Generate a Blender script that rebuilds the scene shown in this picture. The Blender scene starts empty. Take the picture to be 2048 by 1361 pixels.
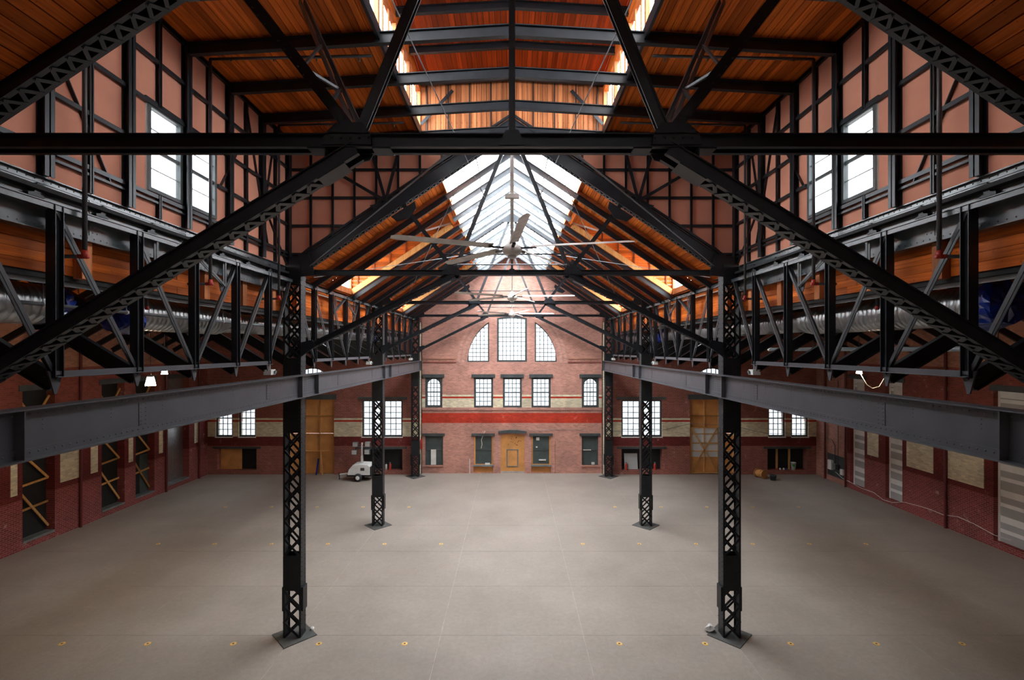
import bpy, math, random
from mathutils import Vector, Matrix

random.seed(7)
scene = bpy.context.scene
COL = scene.collection

# ------------------------------------------------------------------ camera
H = 8.447                     # eye height above the concrete floor
F_PX = 972.0                  # focal length in pixels of a 2048 px wide frame
cam_d = bpy.data.cameras.new('camera')
cam_d.sensor_width = 36.0
cam_d.lens = F_PX * 36.0 / 2048.0
cam_d.shift_y = 19.5 / 2048.0
cam_d.clip_start = 0.05
cam_d.clip_end = 500
cam = bpy.data.objects.new('camera', cam_d)
cam.location = (0.0, 0.0, H)
cam.rotation_euler = (math.radians(90), 0, 0)
COL.objects.link(cam)
scene.camera = cam

# ------------------------------------------------------------------ sky and exposure
world = bpy.data.worlds.new('overcast_sky')
scene.world = world
world.use_nodes = True
_bg = world.node_tree.nodes['Background']
_bg.inputs['Color'].default_value = (0.93, 0.96, 1.0, 1)
_bg.inputs['Strength'].default_value = 11.0
scene.view_settings.view_transform = 'Standard'
scene.view_settings.look = 'None'
scene.view_settings.gamma = 1.0
scene.view_settings.use_curve_mapping = False
scene.view_settings.exposure = 1.12
scene.cycles.use_denoising = True
scene.cycles.max_bounces = 8
scene.cycles.diffuse_bounces = 5
scene.cycles.transparent_max_bounces = 12
scene.cycles.sample_clamp_indirect = 8.0


def portal(name, loc, rot, sx, sy):
    """Sky portal in a glazed opening: gives off nothing, only guides the sky's light."""
    d = bpy.data.lights.new(name, 'AREA')
    d.shape = 'RECTANGLE'
    d.size = sx
    d.size_y = sy
    d.cycles.is_portal = True
    o = bpy.data.objects.new(name, d)
    o.location = loc
    o.rotation_euler = rot
    COL.objects.link(o)


# ------------------------------------------------------------------ frame of the hall
BAY = 9.0
FR = [5.37, 14.37, 23.37, 32.37]      # truss frames, distance from the eye
REAR = FR[0] - BAY                    # rear end of the hall, behind the eye
WALL_Y = 33.2
CX = 6.43                             # column line
OX = 20.6                             # outer wall
PITCH = 2.0 / 3.0
RAF = BAY / 7.0                       # common rafter spacing

# ------------------------------------------------------------------ materials
def nodes_of(name):
    m = bpy.data.materials.new(name)
    m.use_nodes = True
    nt = m.node_tree
    b = nt.nodes['Principled BSDF']
    return m, nt, b


def add(nt, kind, **kw):
    n = nt.nodes.new(kind)
    for k, v in kw.items():
        setattr(n, k, v)
    return n


def mix_rgb(nt, fac, a, b, mode='MIX'):
    n = nt.nodes.new('ShaderNodeMix')
    n.data_type = 'RGBA'
    n.blend_type = mode
    for sock, val in ((n.inputs[0], fac), (n.inputs[6], a), (n.inputs[7], b)):
        if hasattr(val, 'links'):
            nt.links.new(val, sock)
        elif isinstance(val, (tuple, list)):
            sock.default_value = (val[0], val[1], val[2], 1)
        else:
            sock.default_value = val
    return n.outputs[2]


def noise(nt, vec, scale, detail=4, rough=0.55):
    n = add(nt, 'ShaderNodeTexNoise')
    n.inputs['Scale'].default_value = scale
    n.inputs['Detail'].default_value = detail
    n.inputs['Roughness'].default_value = rough
    if vec is not None:
        nt.links.new(vec, n.inputs['Vector'])
    return n.outputs['Fac']


def ramp(nt, fac, stops, interp='LINEAR'):
    n = add(nt, 'ShaderNodeValToRGB')
    cr = n.color_ramp
    cr.interpolation = interp
    while len(cr.elements) < len(stops):
        cr.elements.new(0.5)
    for e, (p, c) in zip(cr.elements, stops):
        e.position = p
        e.color = (c[0], c[1], c[2], 1) if isinstance(c, (tuple, list)) else (c, c, c, 1)
    nt.links.new(fac, n.inputs['Fac'])
    return n.outputs['Color']


def bump(nt, b, height, strength, dist):
    n = add(nt, 'ShaderNodeBump')
    n.inputs['Strength'].default_value = strength
    n.inputs['Distance'].default_value = dist
    nt.links.new(height, n.inputs['Height'])
    nt.links.new(n.outputs['Normal'], b.inputs['Normal'])


def m_paint(name, col, rough=0.5, metal=0.0, var=0.25, scale=3.0, spec=0.5):
    m, nt, b = nodes_of(name)
    pos = add(nt, 'ShaderNodeNewGeometry').outputs['Position']
    n = noise(nt, pos, scale, 5)
    dark = tuple(c * (1 - var) for c in col)
    lite = tuple(min(1, c * (1 + var)) for c in col)
    nt.links.new(ramp(nt, n, [(0.3, dark), (0.7, lite)]), b.inputs['Base Color'])
    b.inputs['Roughness'].default_value = rough
    b.inputs['Metallic'].default_value = metal
    b.inputs['Specular IOR Level'].default_value = spec
    return m


def m_wood(name, axis, a, c, rough=0.6):
    """Board wood: grain runs along the given axis, every board its own tone."""
    m, nt, b = nodes_of(name)
    tc = add(nt, 'ShaderNodeTexCoord').outputs['Object']
    info = add(nt, 'ShaderNodeObjectInfo')
    off = add(nt, 'ShaderNodeVectorMath', operation='MULTIPLY_ADD')
    comb = add(nt, 'ShaderNodeCombineXYZ')
    for k in range(3):
        nt.links.new(info.outputs['Random'], comb.inputs[k])
    nt.links.new(comb.outputs[0], off.inputs[0])
    off.inputs[1].default_value = (37.0, 53.0, 71.0)
    nt.links.new(tc, off.inputs[2])
    mp = add(nt, 'ShaderNodeMapping')
    sc = {'X': (0.6, 22, 22), 'Y': (22, 0.6, 22), 'Z': (22, 22, 0.6)}[axis]
    mp.inputs['Scale'].default_value = sc
    nt.links.new(off.outputs[0], mp.inputs['Vector'])
    g = noise(nt, mp.outputs[0], 1.0, 6, 0.6)
    col = ramp(nt, g, [(0.28, a), (0.72, c)])
    tone = ramp(nt, info.outputs['Random'], [(0.0, (0.55, 0.50, 0.44)), (0.5, (0.95, 0.93, 0.90)), (1.0, (1.2, 1.15, 1.05))])
    col = mix_rgb(nt, 1.0, col, tone, 'MULTIPLY')
    pos = add(nt, 'ShaderNodeNewGeometry').outputs['Position']
    stain = noise(nt, pos, 0.9, 4)
    st = ramp(nt, stain, [(0.32, 0.62), (0.6, 1.0)])
    col = mix_rgb(nt, 0.35, col, mix_rgb(nt, 1.0, col, st, 'MULTIPLY'))
    knot = noise(nt, tc, 9.0, 2)
    kn = ramp(nt, knot, [(0.26, 0.35), (0.33, 1.0)])
    col = mix_rgb(nt, 1.0, col, kn, 'MULTIPLY')
    nt.links.new(col, b.inputs['Base Color'])
    b.inputs['Roughness'].default_value = rough
    b.inputs['Specular IOR Level'].default_value = 0.12
    bump(nt, b, g, 0.15, 0.01)
    return m


def m_brick(name, axis, base, bands=None, mortar=0.35, wear=0.25, pale=(0.62, 0.5, 0.45)):
    """Brickwork in world position; bands = [(z_from, colour or None)] painted courses."""
    m, nt, b = nodes_of(name)
    pos = add(nt, 'ShaderNodeNewGeometry').outputs['Position']
    sep = add(nt, 'ShaderNodeSeparateXYZ')
    nt.links.new(pos, sep.inputs[0])
    cmb = add(nt, 'ShaderNodeCombineXYZ')
    nt.links.new(sep.outputs['X' if axis == 'X' else 'Y'], cmb.inputs[0])
    nt.links.new(sep.outputs['Z'], cmb.inputs[1])
    bt = add(nt, 'ShaderNodeTexBrick')
    bt.inputs['Scale'].default_value = 1.0
    bt.inputs['Brick Width'].default_value = 0.225
    bt.inputs['Row Height'].default_value = 0.085
    bt.inputs['Mortar Size'].default_value = 0.008
    bt.inputs['Color1'].default_value = (0.8, 0.8, 0.8, 1)
    bt.inputs['Color2'].default_value = (1.15, 1.15, 1.15, 1)
    bt.inputs['Mortar'].default_value = (1, 1, 1, 1)
    nt.links.new(cmb.outputs[0], bt.inputs['Vector'])
    n1 = noise(nt, pos, 0.55, 6, 0.65)
    n2 = noise(nt, pos, 5.0, 3)
    if bands:
        top = 16.0
        nz = add(nt, 'ShaderNodeMath', operation='DIVIDE')
        nt.links.new(sep.outputs['Z'], nz.inputs[0])
        nz.inputs[1].default_value = top
        basecol = ramp(nt, nz.outputs[0], [(max(0.0, z / top), c or base) for z, c in bands], 'CONSTANT')
        bare = ramp(nt, nz.outputs[0], [(max(0.0, z / top), 0.25 if c else 1.0) for z, c in bands], 'CONSTANT')
    else:
        basecol, bare = base, None
    col = mix_rgb(nt, 1.0, basecol, bt.outputs['Color'], 'MULTIPLY')
    tone = ramp(nt, n1, [(0.3, 0.68), (0.7, 1.2)])
    col = mix_rgb(nt, 1.0, col, tone, 'MULTIPLY')
    mfac = add(nt, 'ShaderNodeMath', operation='MULTIPLY')
    nt.links.new(bt.outputs['Fac'], mfac.inputs[0])
    mfac.inputs[1].default_value = mortar
    if bare is not None:
        mf2 = add(nt, 'ShaderNodeMath', operation='MULTIPLY')
        nt.links.new(mfac.outputs[0], mf2.inputs[0])
        nt.links.new(bare, mf2.inputs[1])
        mo = mf2.outputs[0]
    else:
        mo = mfac.outputs[0]
    col = mix_rgb(nt, mo, col, (0.55, 0.48, 0.43))
    sp = ramp(nt, noise(nt, pos, 2.2, 8, 0.75), [(0.60, 0.0), (0.68, wear)])
    col = mix_rgb(nt, sp, col, pale)
    nt.links.new(col, b.inputs['Base Color'])
    b.inputs['Roughness'].default_value = 0.8
    b.inputs['Specular IOR Level'].default_value = 0.25
    bump(nt, b, bt.outputs['Fac'], -0.4, 0.01)
    return m


def m_emit(name, col, strength):
    m, nt, b = nodes_of(name)
    b.inputs['Base Color'].default_value = (0.9, 0.9, 0.9, 1)
    b.inputs['Emission Color'].default_value = (col[0], col[1], col[2], 1)
    b.inputs['Emission Strength'].default_value = strength
    return m


def m_glass(name, tint=(0.93, 0.96, 0.97), gloss=0.06):
    m = bpy.data.materials.new(name)
    m.use_nodes = True
    nt = m.node_tree
    nt.nodes.clear()
    out = add(nt, 'ShaderNodeOutputMaterial')
    tr = add(nt, 'ShaderNodeBsdfTransparent')
    tr.inputs[0].default_value = (tint[0], tint[1], tint[2], 1)
    gl = add(nt, 'ShaderNodeBsdfGlossy')
    gl.inputs['Roughness'].default_value = 0.05
    ms = add(nt, 'ShaderNodeMixShader')
    ms.inputs[0].default_value = gloss
    nt.links.new(tr.outputs[0], ms.inputs[1])
    nt.links.new(gl.outputs[0], ms.inputs[2])
    nt.links.new(ms.outputs[0], out.inputs[0])
    return m


M = {}
M['steel'] = m_paint('dark_steel_paint', (0.014, 0.017, 0.021), 0.36, 0.0, 0.3, 4.0, 0.38)
M['column'] = m_paint('black_steel_paint', (0.011, 0.013, 0.015), 0.42, 0.0, 0.3, 4.0, 0.35)
M['girder'] = m_paint('grey_steel_paint', (0.068, 0.068, 0.076), 0.42, 0.0, 0.15, 2.0, 0.5)
M['eave'] = m_paint('glossy_steel_paint', (0.070, 0.085, 0.090), 0.26, 0.0, 0.35, 2.5, 0.7)
M['frame'] = m_paint('window_frame_paint', (0.055, 0.065, 0.065), 0.5)
M['sash'] = m_paint('pale_steel_paint', (0.16, 0.18, 0.18), 0.45)
M['galv'] = m_paint('galvanised_steel', (0.42, 0.43, 0.43), 0.33, 0.85, 0.15, 6.0)
M['pipe'] = m_paint('grey_pipe_paint', (0.22, 0.24, 0.25), 0.4, 0.3)
M['darkpipe'] = m_paint('dark_pipe_paint', (0.05, 0.05, 0.055), 0.4)
M['redcap'] = m_paint('red_fitting_paint', (0.45, 0.03, 0.02), 0.45)
M['fan'] = m_paint('fan_grey_paint', (0.80, 0.77, 0.71), 0.4)
M['white'] = m_paint('white_paint', (0.75, 0.75, 0.72), 0.5, 0, 0.08)
M['wood_y'] = m_wood('deck_board_lengthwise', 'Y', (0.40, 0.082, 0.010), (0.84, 0.208, 0.030))
M['wood_x'] = m_wood('board_crosswise', 'X', (0.40, 0.082, 0.010), (0.84, 0.208, 0.030))
M['wood_z'] = m_wood('board_upright', 'Z', (0.30, 0.085, 0.03), (0.70, 0.28, 0.12))
M['wood_red'] = m_wood('red_stained_board', 'Y', (0.38, 0.045, 0.006), (0.76, 0.115, 0.014))
M['nailer'] = m_wood('rafter_nailer_wood', 'X', (0.15, 0.035, 0.012), (0.34, 0.09, 0.03))
M['pine'] = m_wood('new_pine', 'Z', (0.48, 0.24, 0.08), (0.72, 0.42, 0.17))
M['ply'] = m_paint('orange_plywood', (0.62, 0.285, 0.085), 0.65, 0, 0.22, 1.2)
M['tan'] = m_paint('pink_plaster_panel', (0.69, 0.300, 0.200), 0.85, 0, 0.10, 1.0, 0.2)
M['drywall'] = m_paint('grey_gypsum_board', (0.44, 0.44, 0.43), 0.85, 0, 0.08, 1.0, 0.2)
M['mud'] = m_paint('white_joint_compound', (0.85, 0.85, 0.82), 0.9, 0, 0.08, 2.0, 0.2)
M['green_board'] = m_paint('dark_green_blind_board', (0.055, 0.075, 0.072), 0.55, 0, 0.2, 2.0)
M['void'] = m_paint('dark_backing_board', (0.012, 0.012, 0.012), 0.8, 0, 0.3, 2.0)
M['blue'] = m_paint('blue_plastic_sheet', (0.006, 0.030, 0.26), 0.18, 0, 0.5, 6.0, 0.8)
M['rubber'] = m_paint('black_rubber', (0.02, 0.02, 0.02), 0.7)
M['brass'] = m_paint('brass_cap_metal', (0.80, 0.50, 0.14), 0.5, 0.0)
M['baseplate'] = m_paint('grouted_plate_steel', (0.075, 0.075, 0.07), 0.7)
M['skylit_steel'] = m_paint('skylit_rafter_tone', (0.11, 0.125, 0.135), 0.5)  # rafter steel under the skylight, its daylight painted in as lighter grey
M['redpipe'] = m_paint('red_pipe_paint', (0.12, 0.012, 0.012), 0.4)
M['green'] = m_paint('green_label_paint', (0.03, 0.4, 0.05), 0.5)
M['paper'] = m_paint('notice_paper', (0.7, 0.68, 0.62), 0.8, 0, 0.1)
M['ink'] = m_paint('black_ink', (0.03, 0.03, 0.03), 0.8)
M['lamp'] = m_emit('lit_lamp_lens', (1.0, 0.86, 0.6), 60.0)
SIDE = {-1: 'beside the timber-braced aisle', 1: 'beside the drywall-bay aisle'}
M['diag'] = m_paint('brace_steel_paint', (0.034, 0.036, 0.040), 0.42)
M['pale_panel'] = m_paint('pale_grey_panel', (0.66, 0.68, 0.68), 0.7, 0, 0.06)
M['glass'] = m_glass('window_glass', (0.55, 0.57, 0.58))  # grey tint tones down the bright sky behind
M['dimglass'] = m_glass('sky_dimming_glass', (0.36, 0.37, 0.38), 0.03)  # dark tint cuts the sky's glare so the window bars show
M['skyglass'] = m_glass('skylight_glass', (0.95, 0.97, 0.98), 0.03)

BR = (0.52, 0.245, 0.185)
DR = (0.155, 0.020, 0.017)      # dark red paint
RD = (0.50, 0.038, 0.014)       # bright red paint
CR = (0.76, 0.68, 0.48)         # cream paint
M['brick_nave'] = m_brick('brick_nave_end', 'X', BR, [
    (0, None), (3.41, RD), (4.07, None), (4.50, CR), (5.11, RD), (5.22, CR), (5.36, None)])
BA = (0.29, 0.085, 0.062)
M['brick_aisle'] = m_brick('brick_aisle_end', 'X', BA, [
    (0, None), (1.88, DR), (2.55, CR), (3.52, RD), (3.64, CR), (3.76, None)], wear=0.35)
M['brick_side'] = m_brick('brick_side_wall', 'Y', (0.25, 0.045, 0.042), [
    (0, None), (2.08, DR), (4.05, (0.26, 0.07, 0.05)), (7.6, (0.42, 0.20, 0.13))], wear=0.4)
M['brick_bare'] = m_brick('brick_bare_side', 'Y', (0.42, 0.185, 0.135))
M['cream_brick'] = m_brick('cream_glazed_brick', 'Y', CR, mortar=0.3, wear=0.15)
M['ring'] = m_brick('arch_ring_brick', 'X', (0.56, 0.29, 0.225), mortar=0.5)


def m_floor():
    m, nt, b = nodes_of('concrete_floor')
    pos = add(nt, 'ShaderNodeNewGeometry').outputs['Position']
    n1 = noise(nt, pos, 0.35, 8, 0.6)
    n2 = noise(nt, pos, 7.0, 6, 0.7)
    n3 = noise(nt, pos, 60.0, 2, 0.5)
    col = ramp(nt, n1, [(0.3, (0.29, 0.25, 0.212)), (0.7, (0.37, 0.322, 0.278))])
    col = mix_rgb(nt, 1.0, col, ramp(nt, n2, [(0.3, 0.88), (0.7, 1.1)]), 'MULTIPLY')
    col = mix_rgb(nt, 1.0, col, ramp(nt, n3, [(0.3, 0.85), (0.7, 1.12)]), 'MULTIPLY')
    nt.links.new(col, b.inputs['Base Color'])
    nt.links.new(ramp(nt, n2, [(0.3, 0.5), (0.7, 0.68)]), b.inputs['Roughness'])
    b.inputs['Specular IOR Level'].default_value = 0.3
    bump(nt, b, n3, 0.05, 0.005)
    return m


M['floor'] = m_floor()
M['joint'] = m_paint('floor_joint_filler', (0.44, 0.39, 0.345), 0.8)
M['ground'] = m_paint('outdoor_paving', (0.35, 0.35, 0.34), 0.9)


# ------------------------------------------------------------------ mesh helpers
class MB:
    def __init__(s):
        s.v = []
        s.f = []

    def hexa(s, p):
        """8 points: bottom loop 0-3, top loop 4-7."""
        n = len(s.v)
        s.v += [tuple(q) for q in p]
        s.f += [(n, n + 3, n + 2, n + 1), (n + 4, n + 5, n + 6, n + 7), (n, n + 1, n + 5, n + 4),
                (n + 1, n + 2, n + 6, n + 5), (n + 2, n + 3, n + 7, n + 6), (n + 3, n, n + 4, n + 7)]
        return s

    def box(s, x0, x1, y0, y1, z0, z1):
        return s.hexa([(x0, y0, z0), (x1, y0, z0), (x1, y1, z0), (x0, y1, z0),
                       (x0, y0, z1), (x1, y0, z1), (x1, y1, z1), (x0, y1, z1)])

    def bar(s, a, b, w, h, up=(0, 0, 1), off=(0, 0)):
        """Box from a to b; w across, h along up; off shifts (across, up)."""
        a, b = Vector(a), Vector(b)
        d = (b - a).normalized()
        u = Vector(up)
        side = d.cross(u)
        if side.length < 1e-5:
            side = d.cross(Vector((0, 1, 0)))
        side.normalize()
        u = side.cross(d).normalized()
        q = []
        for p in (a, b):
            c = p + side * off[0] + u * off[1]
            q.append([c - side * w / 2 - u * h / 2, c + side * w / 2 - u * h / 2,
                      c + side * w / 2 + u * h / 2, c - side * w / 2 + u * h / 2])
        return s.hexa(q[0] + q[1])

    def ibeam(s, a, b, depth, flange, tw=0.015, tf=0.02, up=(0, 0, 1)):
        s.bar(a, b, tw, depth - 2 * tf, up)
        s.bar(a, b, flange, tf, up, (0, depth / 2 - tf / 2))
        s.bar(a, b, flange, tf, up, (0, -depth / 2 + tf / 2))
        return s

    def prism(s, pts, t0, t1, axis='Y'):
        """Polygon pts (u, z) pushed from t0 to t1 along axis."""
        n = len(s.v)
        k = len(pts)
        for t in (t0, t1):
            for u, z in pts:
                s.v.append((u, t, z) if axis == 'Y' else ((t, u, z) if axis == 'X' else (u, z, t)))
        s.f.append(tuple(range(n, n + k)))
        s.f.append(tuple(range(n + 2 * k - 1, n + k - 1, -1)))
        for i in range(k):
            j = (i + 1) % k
            s.f.append((n + i, n + k + i, n + k + j, n + j))
        return s

    def tube(s, a, b, r, n=10, r2=None):
        a, b = Vector(a), Vector(b)
        r2 = r if r2 is None else r2
        d = (b - a).normalized()
        u = d.cross(Vector((0, 0, 1)))
        if u.length < 1e-4:
            u = Vector((1, 0, 0))
        u.normalize()
        w = d.cross(u)
        k = len(s.v)
        for p, rr in ((a, r), (b, r2)):
            for i in range(n):
                t = 2 * math.pi * i / n
                s.v.append(tuple(p + (u * math.cos(t) + w * math.sin(t)) * rr))
        for i in range(n):
            j = (i + 1) % n
            s.f.append((k + i, k + n + i, k + n + j, k + j))
        s.f.append(tuple(range(k, k + n)))
        s.f.append(tuple(range(k + 2 * n - 1, k + n - 1, -1)))
        return s

    def pipe(s, pts, r, n=8):
        for a, b in zip(pts[:-1], pts[1:]):
            s.tube(a, b, r, n)
        return s

    def lathe(s, prof, c=(0, 0, 0), n=20, axis='Z'):
        """prof = [(r, t)] turned about axis through c."""
        k = len(s.v)
        for r, t in prof:
            for i in range(n):
                g = 2 * math.pi * i / n
                x, y = r * math.cos(g), r * math.sin(g)
                p = {'Z': (x, y, t), 'Y': (x, t, y), 'X': (t, x, y)}[axis]
                s.v.append((c[0] + p[0], c[1] + p[1], c[2] + p[2]))
        for q in range(len(prof) - 1):
            for i in range(n):
                j = (i + 1) % n
                s.f.append((k + q * n + i, k + q * n + j, k + (q + 1) * n + j, k + (q + 1) * n + i))
        s.f.append(tuple(range(k + n - 1, k - 1, -1)))
        e = k + (len(prof) - 1) * n
        s.f.append(tuple(range(e, e + n)))
        return s

    def dome(s, c, nrm, r=0.02, h=None):
        """Rivet head."""
        c = Vector(c)
        d = Vector(nrm).normalized()
        u = d.orthogonal().normalized()
        w = d.cross(u)
        h = h or r * 0.7
        k = len(s.v)
        for i in range(5):
            t = 2 * math.pi * i / 5
            s.v.append(tuple(c + (u * math.cos(t) + w * math.sin(t)) * r))
        s.v.append(tuple(c + d * h))
        for i in range(5):
            s.f.append((k + i, k + (i + 1) % 5, k + 5))
        return s

    def mesh(s, name, mat, smooth=False):
        me = bpy.data.meshes.new(name)
        me.from_pydata(s.v, [], s.f)
        if mat is not None:
            me.materials.append(M[mat] if isinstance(mat, str) else mat)
        if smooth:
            me.polygons.foreach_set('use_smooth', [True] * len(me.polygons))
        me.update()
        return me

    def build(s, name, mat, parent=None, smooth=False, stuff=False):
        return put(name, s.mesh(name, mat, smooth), parent, stuff=stuff)


def put(name, me, parent=None, loc=None, rot=None, stuff=False):
    o = bpy.data.objects.new(name, me)
    COL.objects.link(o)
    if parent is not None:
        o.parent = parent
    if loc is not None:
        o.location = loc
    if rot is not None:
        o.rotation_euler = rot
    if stuff:
        o['kind'] = 'stuff'
    return o


def tag(o, label, cat, group=None, kind=None):
    o['label'] = label
    o['category'] = cat
    if group:
        o['group'] = group
    if kind:
        o['kind'] = kind
    return o


def thing(name, label, cat, loc=(0, 0, 0), rz=0.0, group=None, kind=None):
    o = bpy.data.objects.new(name, None)
    o.empty_display_size = 0.2
    COL.objects.link(o)
    o.location = loc
    o.rotation_euler = (0, 0, rz)
    return tag(o, label, cat, group, kind)


def dup(root, loc, rz=None, label=None, group=None, mirror=False):
    """A copy of a thing with copies of its parts and sub-parts."""
    def cp(o, par):
        c = o.copy()
        COL.objects.link(c)
        c.parent = par
        for ch in o.children:
            cp(ch, c)
        return c
    r = cp(root, None)
    r.location = loc
    if rz is not None:
        r.rotation_euler = (0, 0, rz)
    if mirror:
        r.scale = (-1, 1, 1)
    if label:
        r['label'] = label
    if group:
        r['group'] = group
    return r


def quad_prism(mb, axis, p0, p1, ua, la, ha, ub, lb, hb):
    if ha - la < 1e-4 and hb - lb < 1e-4:
        return
    pts = [(ua, la), (ub, lb), (ub, hb), (ua, ha)]
    q = []
    if axis == 'X':
        for p in (p0, p1):
            q.append([(u, p, z) for u, z in pts])
    else:
        for p in (p0, p1):
            q.append([(p, u, z) for u, z in pts])
    mb.hexa(q[0] + q[1])


def wall_mesh(mb, axis, p0, p1, u0, u1, low, top, holes=(), cuts=()):
    """Wall along axis with openings; low/top and an opening's bottom/top may be functions of u."""
    fn = lambda f: f if callable(f) else (lambda u, f=f: f)
    low, top = fn(low), fn(top)
    hs = []
    cs = {round(u0, 5), round(u1, 5)}
    for h in holes:
        a, b, zb, zt = h[:4]
        hs.append((a, b, fn(zb), fn(zt)))
        cs |= {round(a, 5), round(b, 5)}
        n = h[4] if len(h) > 4 else 1
        for i in range(1, n):
            cs.add(round(a + (b - a) * i / n, 5))
    cs |= {round(c, 5) for c in cuts}
    cs = sorted(c for c in cs if u0 - 1e-4 <= c <= u1 + 1e-4)
    for ua, ub in zip(cs[:-1], cs[1:]):
        um = (ua + ub) / 2
        act = sorted([h for h in hs if h[0] < um < h[1]], key=lambda h: h[2](um))
        la, lb = low(ua), low(ub)
        for h in act:
            quad_prism(mb, axis, p0, p1, ua, la, h[2](ua), ub, lb, h[2](ub))
            la, lb = h[3](ua), h[3](ub)
        quad_prism(mb, axis, p0, p1, ua, la, top(ua), ub, lb, top(ub))
    return mb


WIN = [0]


def window(axis, p, u0, u1, zb, zt, label, cols=4, rows=6, fw=0.09, depth=0.12, nseg=1, rail=True,
           mun=0.022, frame='frame', glass='glass', bars='frame', hole_top=None, group=None):
    """Glazed window: frame, sash rail, muntins and one glass sheet per sash."""
    WIN[0] += 1
    f = zt if callable(zt) else (lambda u, z=zt: z)
    uc = (u0 + u1) / 2
    loc = (uc, p, zb) if axis == 'X' else (p, uc, zb)
    w = thing('window_%d' % WIN[0], label, 'window', (0, 0, 0), 0, group, 'structure')
    gt = hole_top or (lambda u: f(u) - fw)
    cuts = [u0 + (u1 - u0) * i / max(nseg, 1) for i in range(nseg + 1)]
    mb = MB()
    wall_mesh(mb, axis, p - depth / 2, p + depth / 2, u0, u1, zb, f,
              [(u0 + fw, u1 - fw, zb + fw, gt, nseg)], cuts)
    mb.build('window_frame', frame, w)
    a, b, g0 = u0 + fw, u1 - fw, zb + fw
    inner = [a + (b - a) * i / max(nseg, 1) for i in range(nseg + 1)]
    gmax = max(gt(u) for u in inner)
    mid = (g0 + gmax) / 2

    def span(z):
        us = [a + (b - a) * i / 60 for i in range(61)]
        ok = [u for u in us if gt(u) >= z]
        return (min(ok), max(ok)) if ok else None
    mb = MB()
    hm = mun / 2

    def vb(u, z0, z1, t, m_):
        if axis == 'X':
            m_.box(u - t, u + t, p - 0.02, p + 0.02, z0, z1)
        else:
            m_.box(p - 0.02, p + 0.02, u - t, u + t, z0, z1)

    def hb(z, ua, ub, t, m_):
        if axis == 'X':
            m_.box(ua, ub, p - 0.018, p + 0.018, z - t, z + t)
        else:
            m_.box(p - 0.018, p + 0.018, ua, ub, z - t, z + t)
    for i in range(1, cols):
        u = a + (b - a) * i / cols
        vb(u, g0, gt(u), hm, mb)
    for j in range(1, rows):
        z = g0 + (gmax - g0) * j / rows
        if rail and abs(z - mid) < 0.05:
            continue
        sp = span(z)
        if sp and sp[1] - sp[0] > 0.05:
            hb(z, sp[0], sp[1], hm, mb)
    if mb.v:
        mb.build('muntin_grid', bars, w)
    if rail:
        r = MB()
        hb(mid, a, b, 0.035, r)
        r.build('sash_rail', frame, w)
        g = MB()
        wall_mesh(g, axis, p - 0.003, p + 0.003, a, b, g0, lambda u: min(mid, gt(u)), (), inner)
        g.build('pane', glass, w)
        g = MB()
        wall_mesh(g, axis, p - 0.003, p + 0.003, a, b, mid, lambda u: max(mid, gt(u)), (), inner)
        g.build('pane', glass, w)
    else:
        g = MB()
        wall_mesh(g, axis, p - 0.003, p + 0.003, a, b, g0, gt, (), inner)
        g.build('pane', glass, w)
    return w

# ================================================================== SETTING
# ------------------------------------------------------------------ floor
floor = thing('floor', 'wide bare grey-brown concrete floor of the hall', 'floor', kind='structure')
MB().box(-OX - 0.5, OX + 0.5, REAR - 0.5, WALL_Y + 0.5, -0.30, -0.004).build('floor_bed', 'joint', floor)
_fx = [-OX - 0.4, -15.6, -11.5, -6.43, -2.11, 2.11, 6.43, 11.5, 15.6, OX + 0.4]
_fy = [REAR - 0.4, 2.4, 8.4, 11.4, 14.37, 17.35, 20.35, 23.37, 28.0, WALL_Y + 0.4]
_sl = {}
for xa, xb in zip(_fx[:-1], _fx[1:]):
    for ya, yb in zip(_fy[:-1], _fy[1:]):
        w, d = round(xb - xa - 0.014, 4), round(yb - ya - 0.010, 4)
        if (w, d) not in _sl:
            _sl[(w, d)] = MB().box(-w / 2, w / 2, -d / 2, d / 2, -0.004, 0.0).mesh('floor_slab', 'floor')
        put('floor_slab', _sl[(w, d)], floor, ((xa + xb) / 2, (ya + yb) / 2, 0))

ground = MB().box(-160, 160, -120, 260, -0.9, -0.6).build('ground', 'ground')
tag(ground, 'pale paved ground outside the hall windows', 'ground', kind='structure')

# ------------------------------------------------------------------ nave end wall
U = lambda u: u * 0.009006 - 6.878
V = lambda v: 11.171 - 0.009006 * v
deck_line = lambda x: 15.0 - PITCH * abs(x)
wall_back = thing('wall_back', 'pink brick gable end wall with painted cream and red bands', 'wall', kind='structure')
c0, a0, b0 = U(764), 340 * 0.009006, 360 * 0.009006
zc0 = V(400)
lun = lambda x: zc0 + b0 * math.sqrt(max(0.0, 1 - ((x - c0) / a0) ** 2))
ctr = lambda x: V(62) + 0.10 * (1 - ((x - U(763.5)) / (U(877) - U(650)) * 2) ** 2)
mid_rects = [(475, 620), (695, 838), (912, 1057)]
arch_rects = [(105, 235), (1293, 1423)]
low_rects = [(105, 240), (475, 620), (912, 1058), (1293, 1418)]
holes = [(U(650), U(877), V(395), ctr, 10), (U(425), U(590), V(395), lun, 14), (U(937), U(1103), V(395), lun, 14)]
for a, b in mid_rects:
    holes.append((U(a), U(b), V(742), V(513)))
for a, b in arch_rects:
    holes.append((U(a), U(b), V(742), V(505)))
for a, b in low_rects:
    holes.append((U(a), U(b), V(1178) if a in (105, 1293) else V(1236), V(955)))
door_top = lambda x: V(955) + 0.12 * (1 - ((x - U(768)) / (U(860) - U(677)) * 2) ** 2)
holes.append((U(677), U(860), 0.0, door_top, 8))
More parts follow.
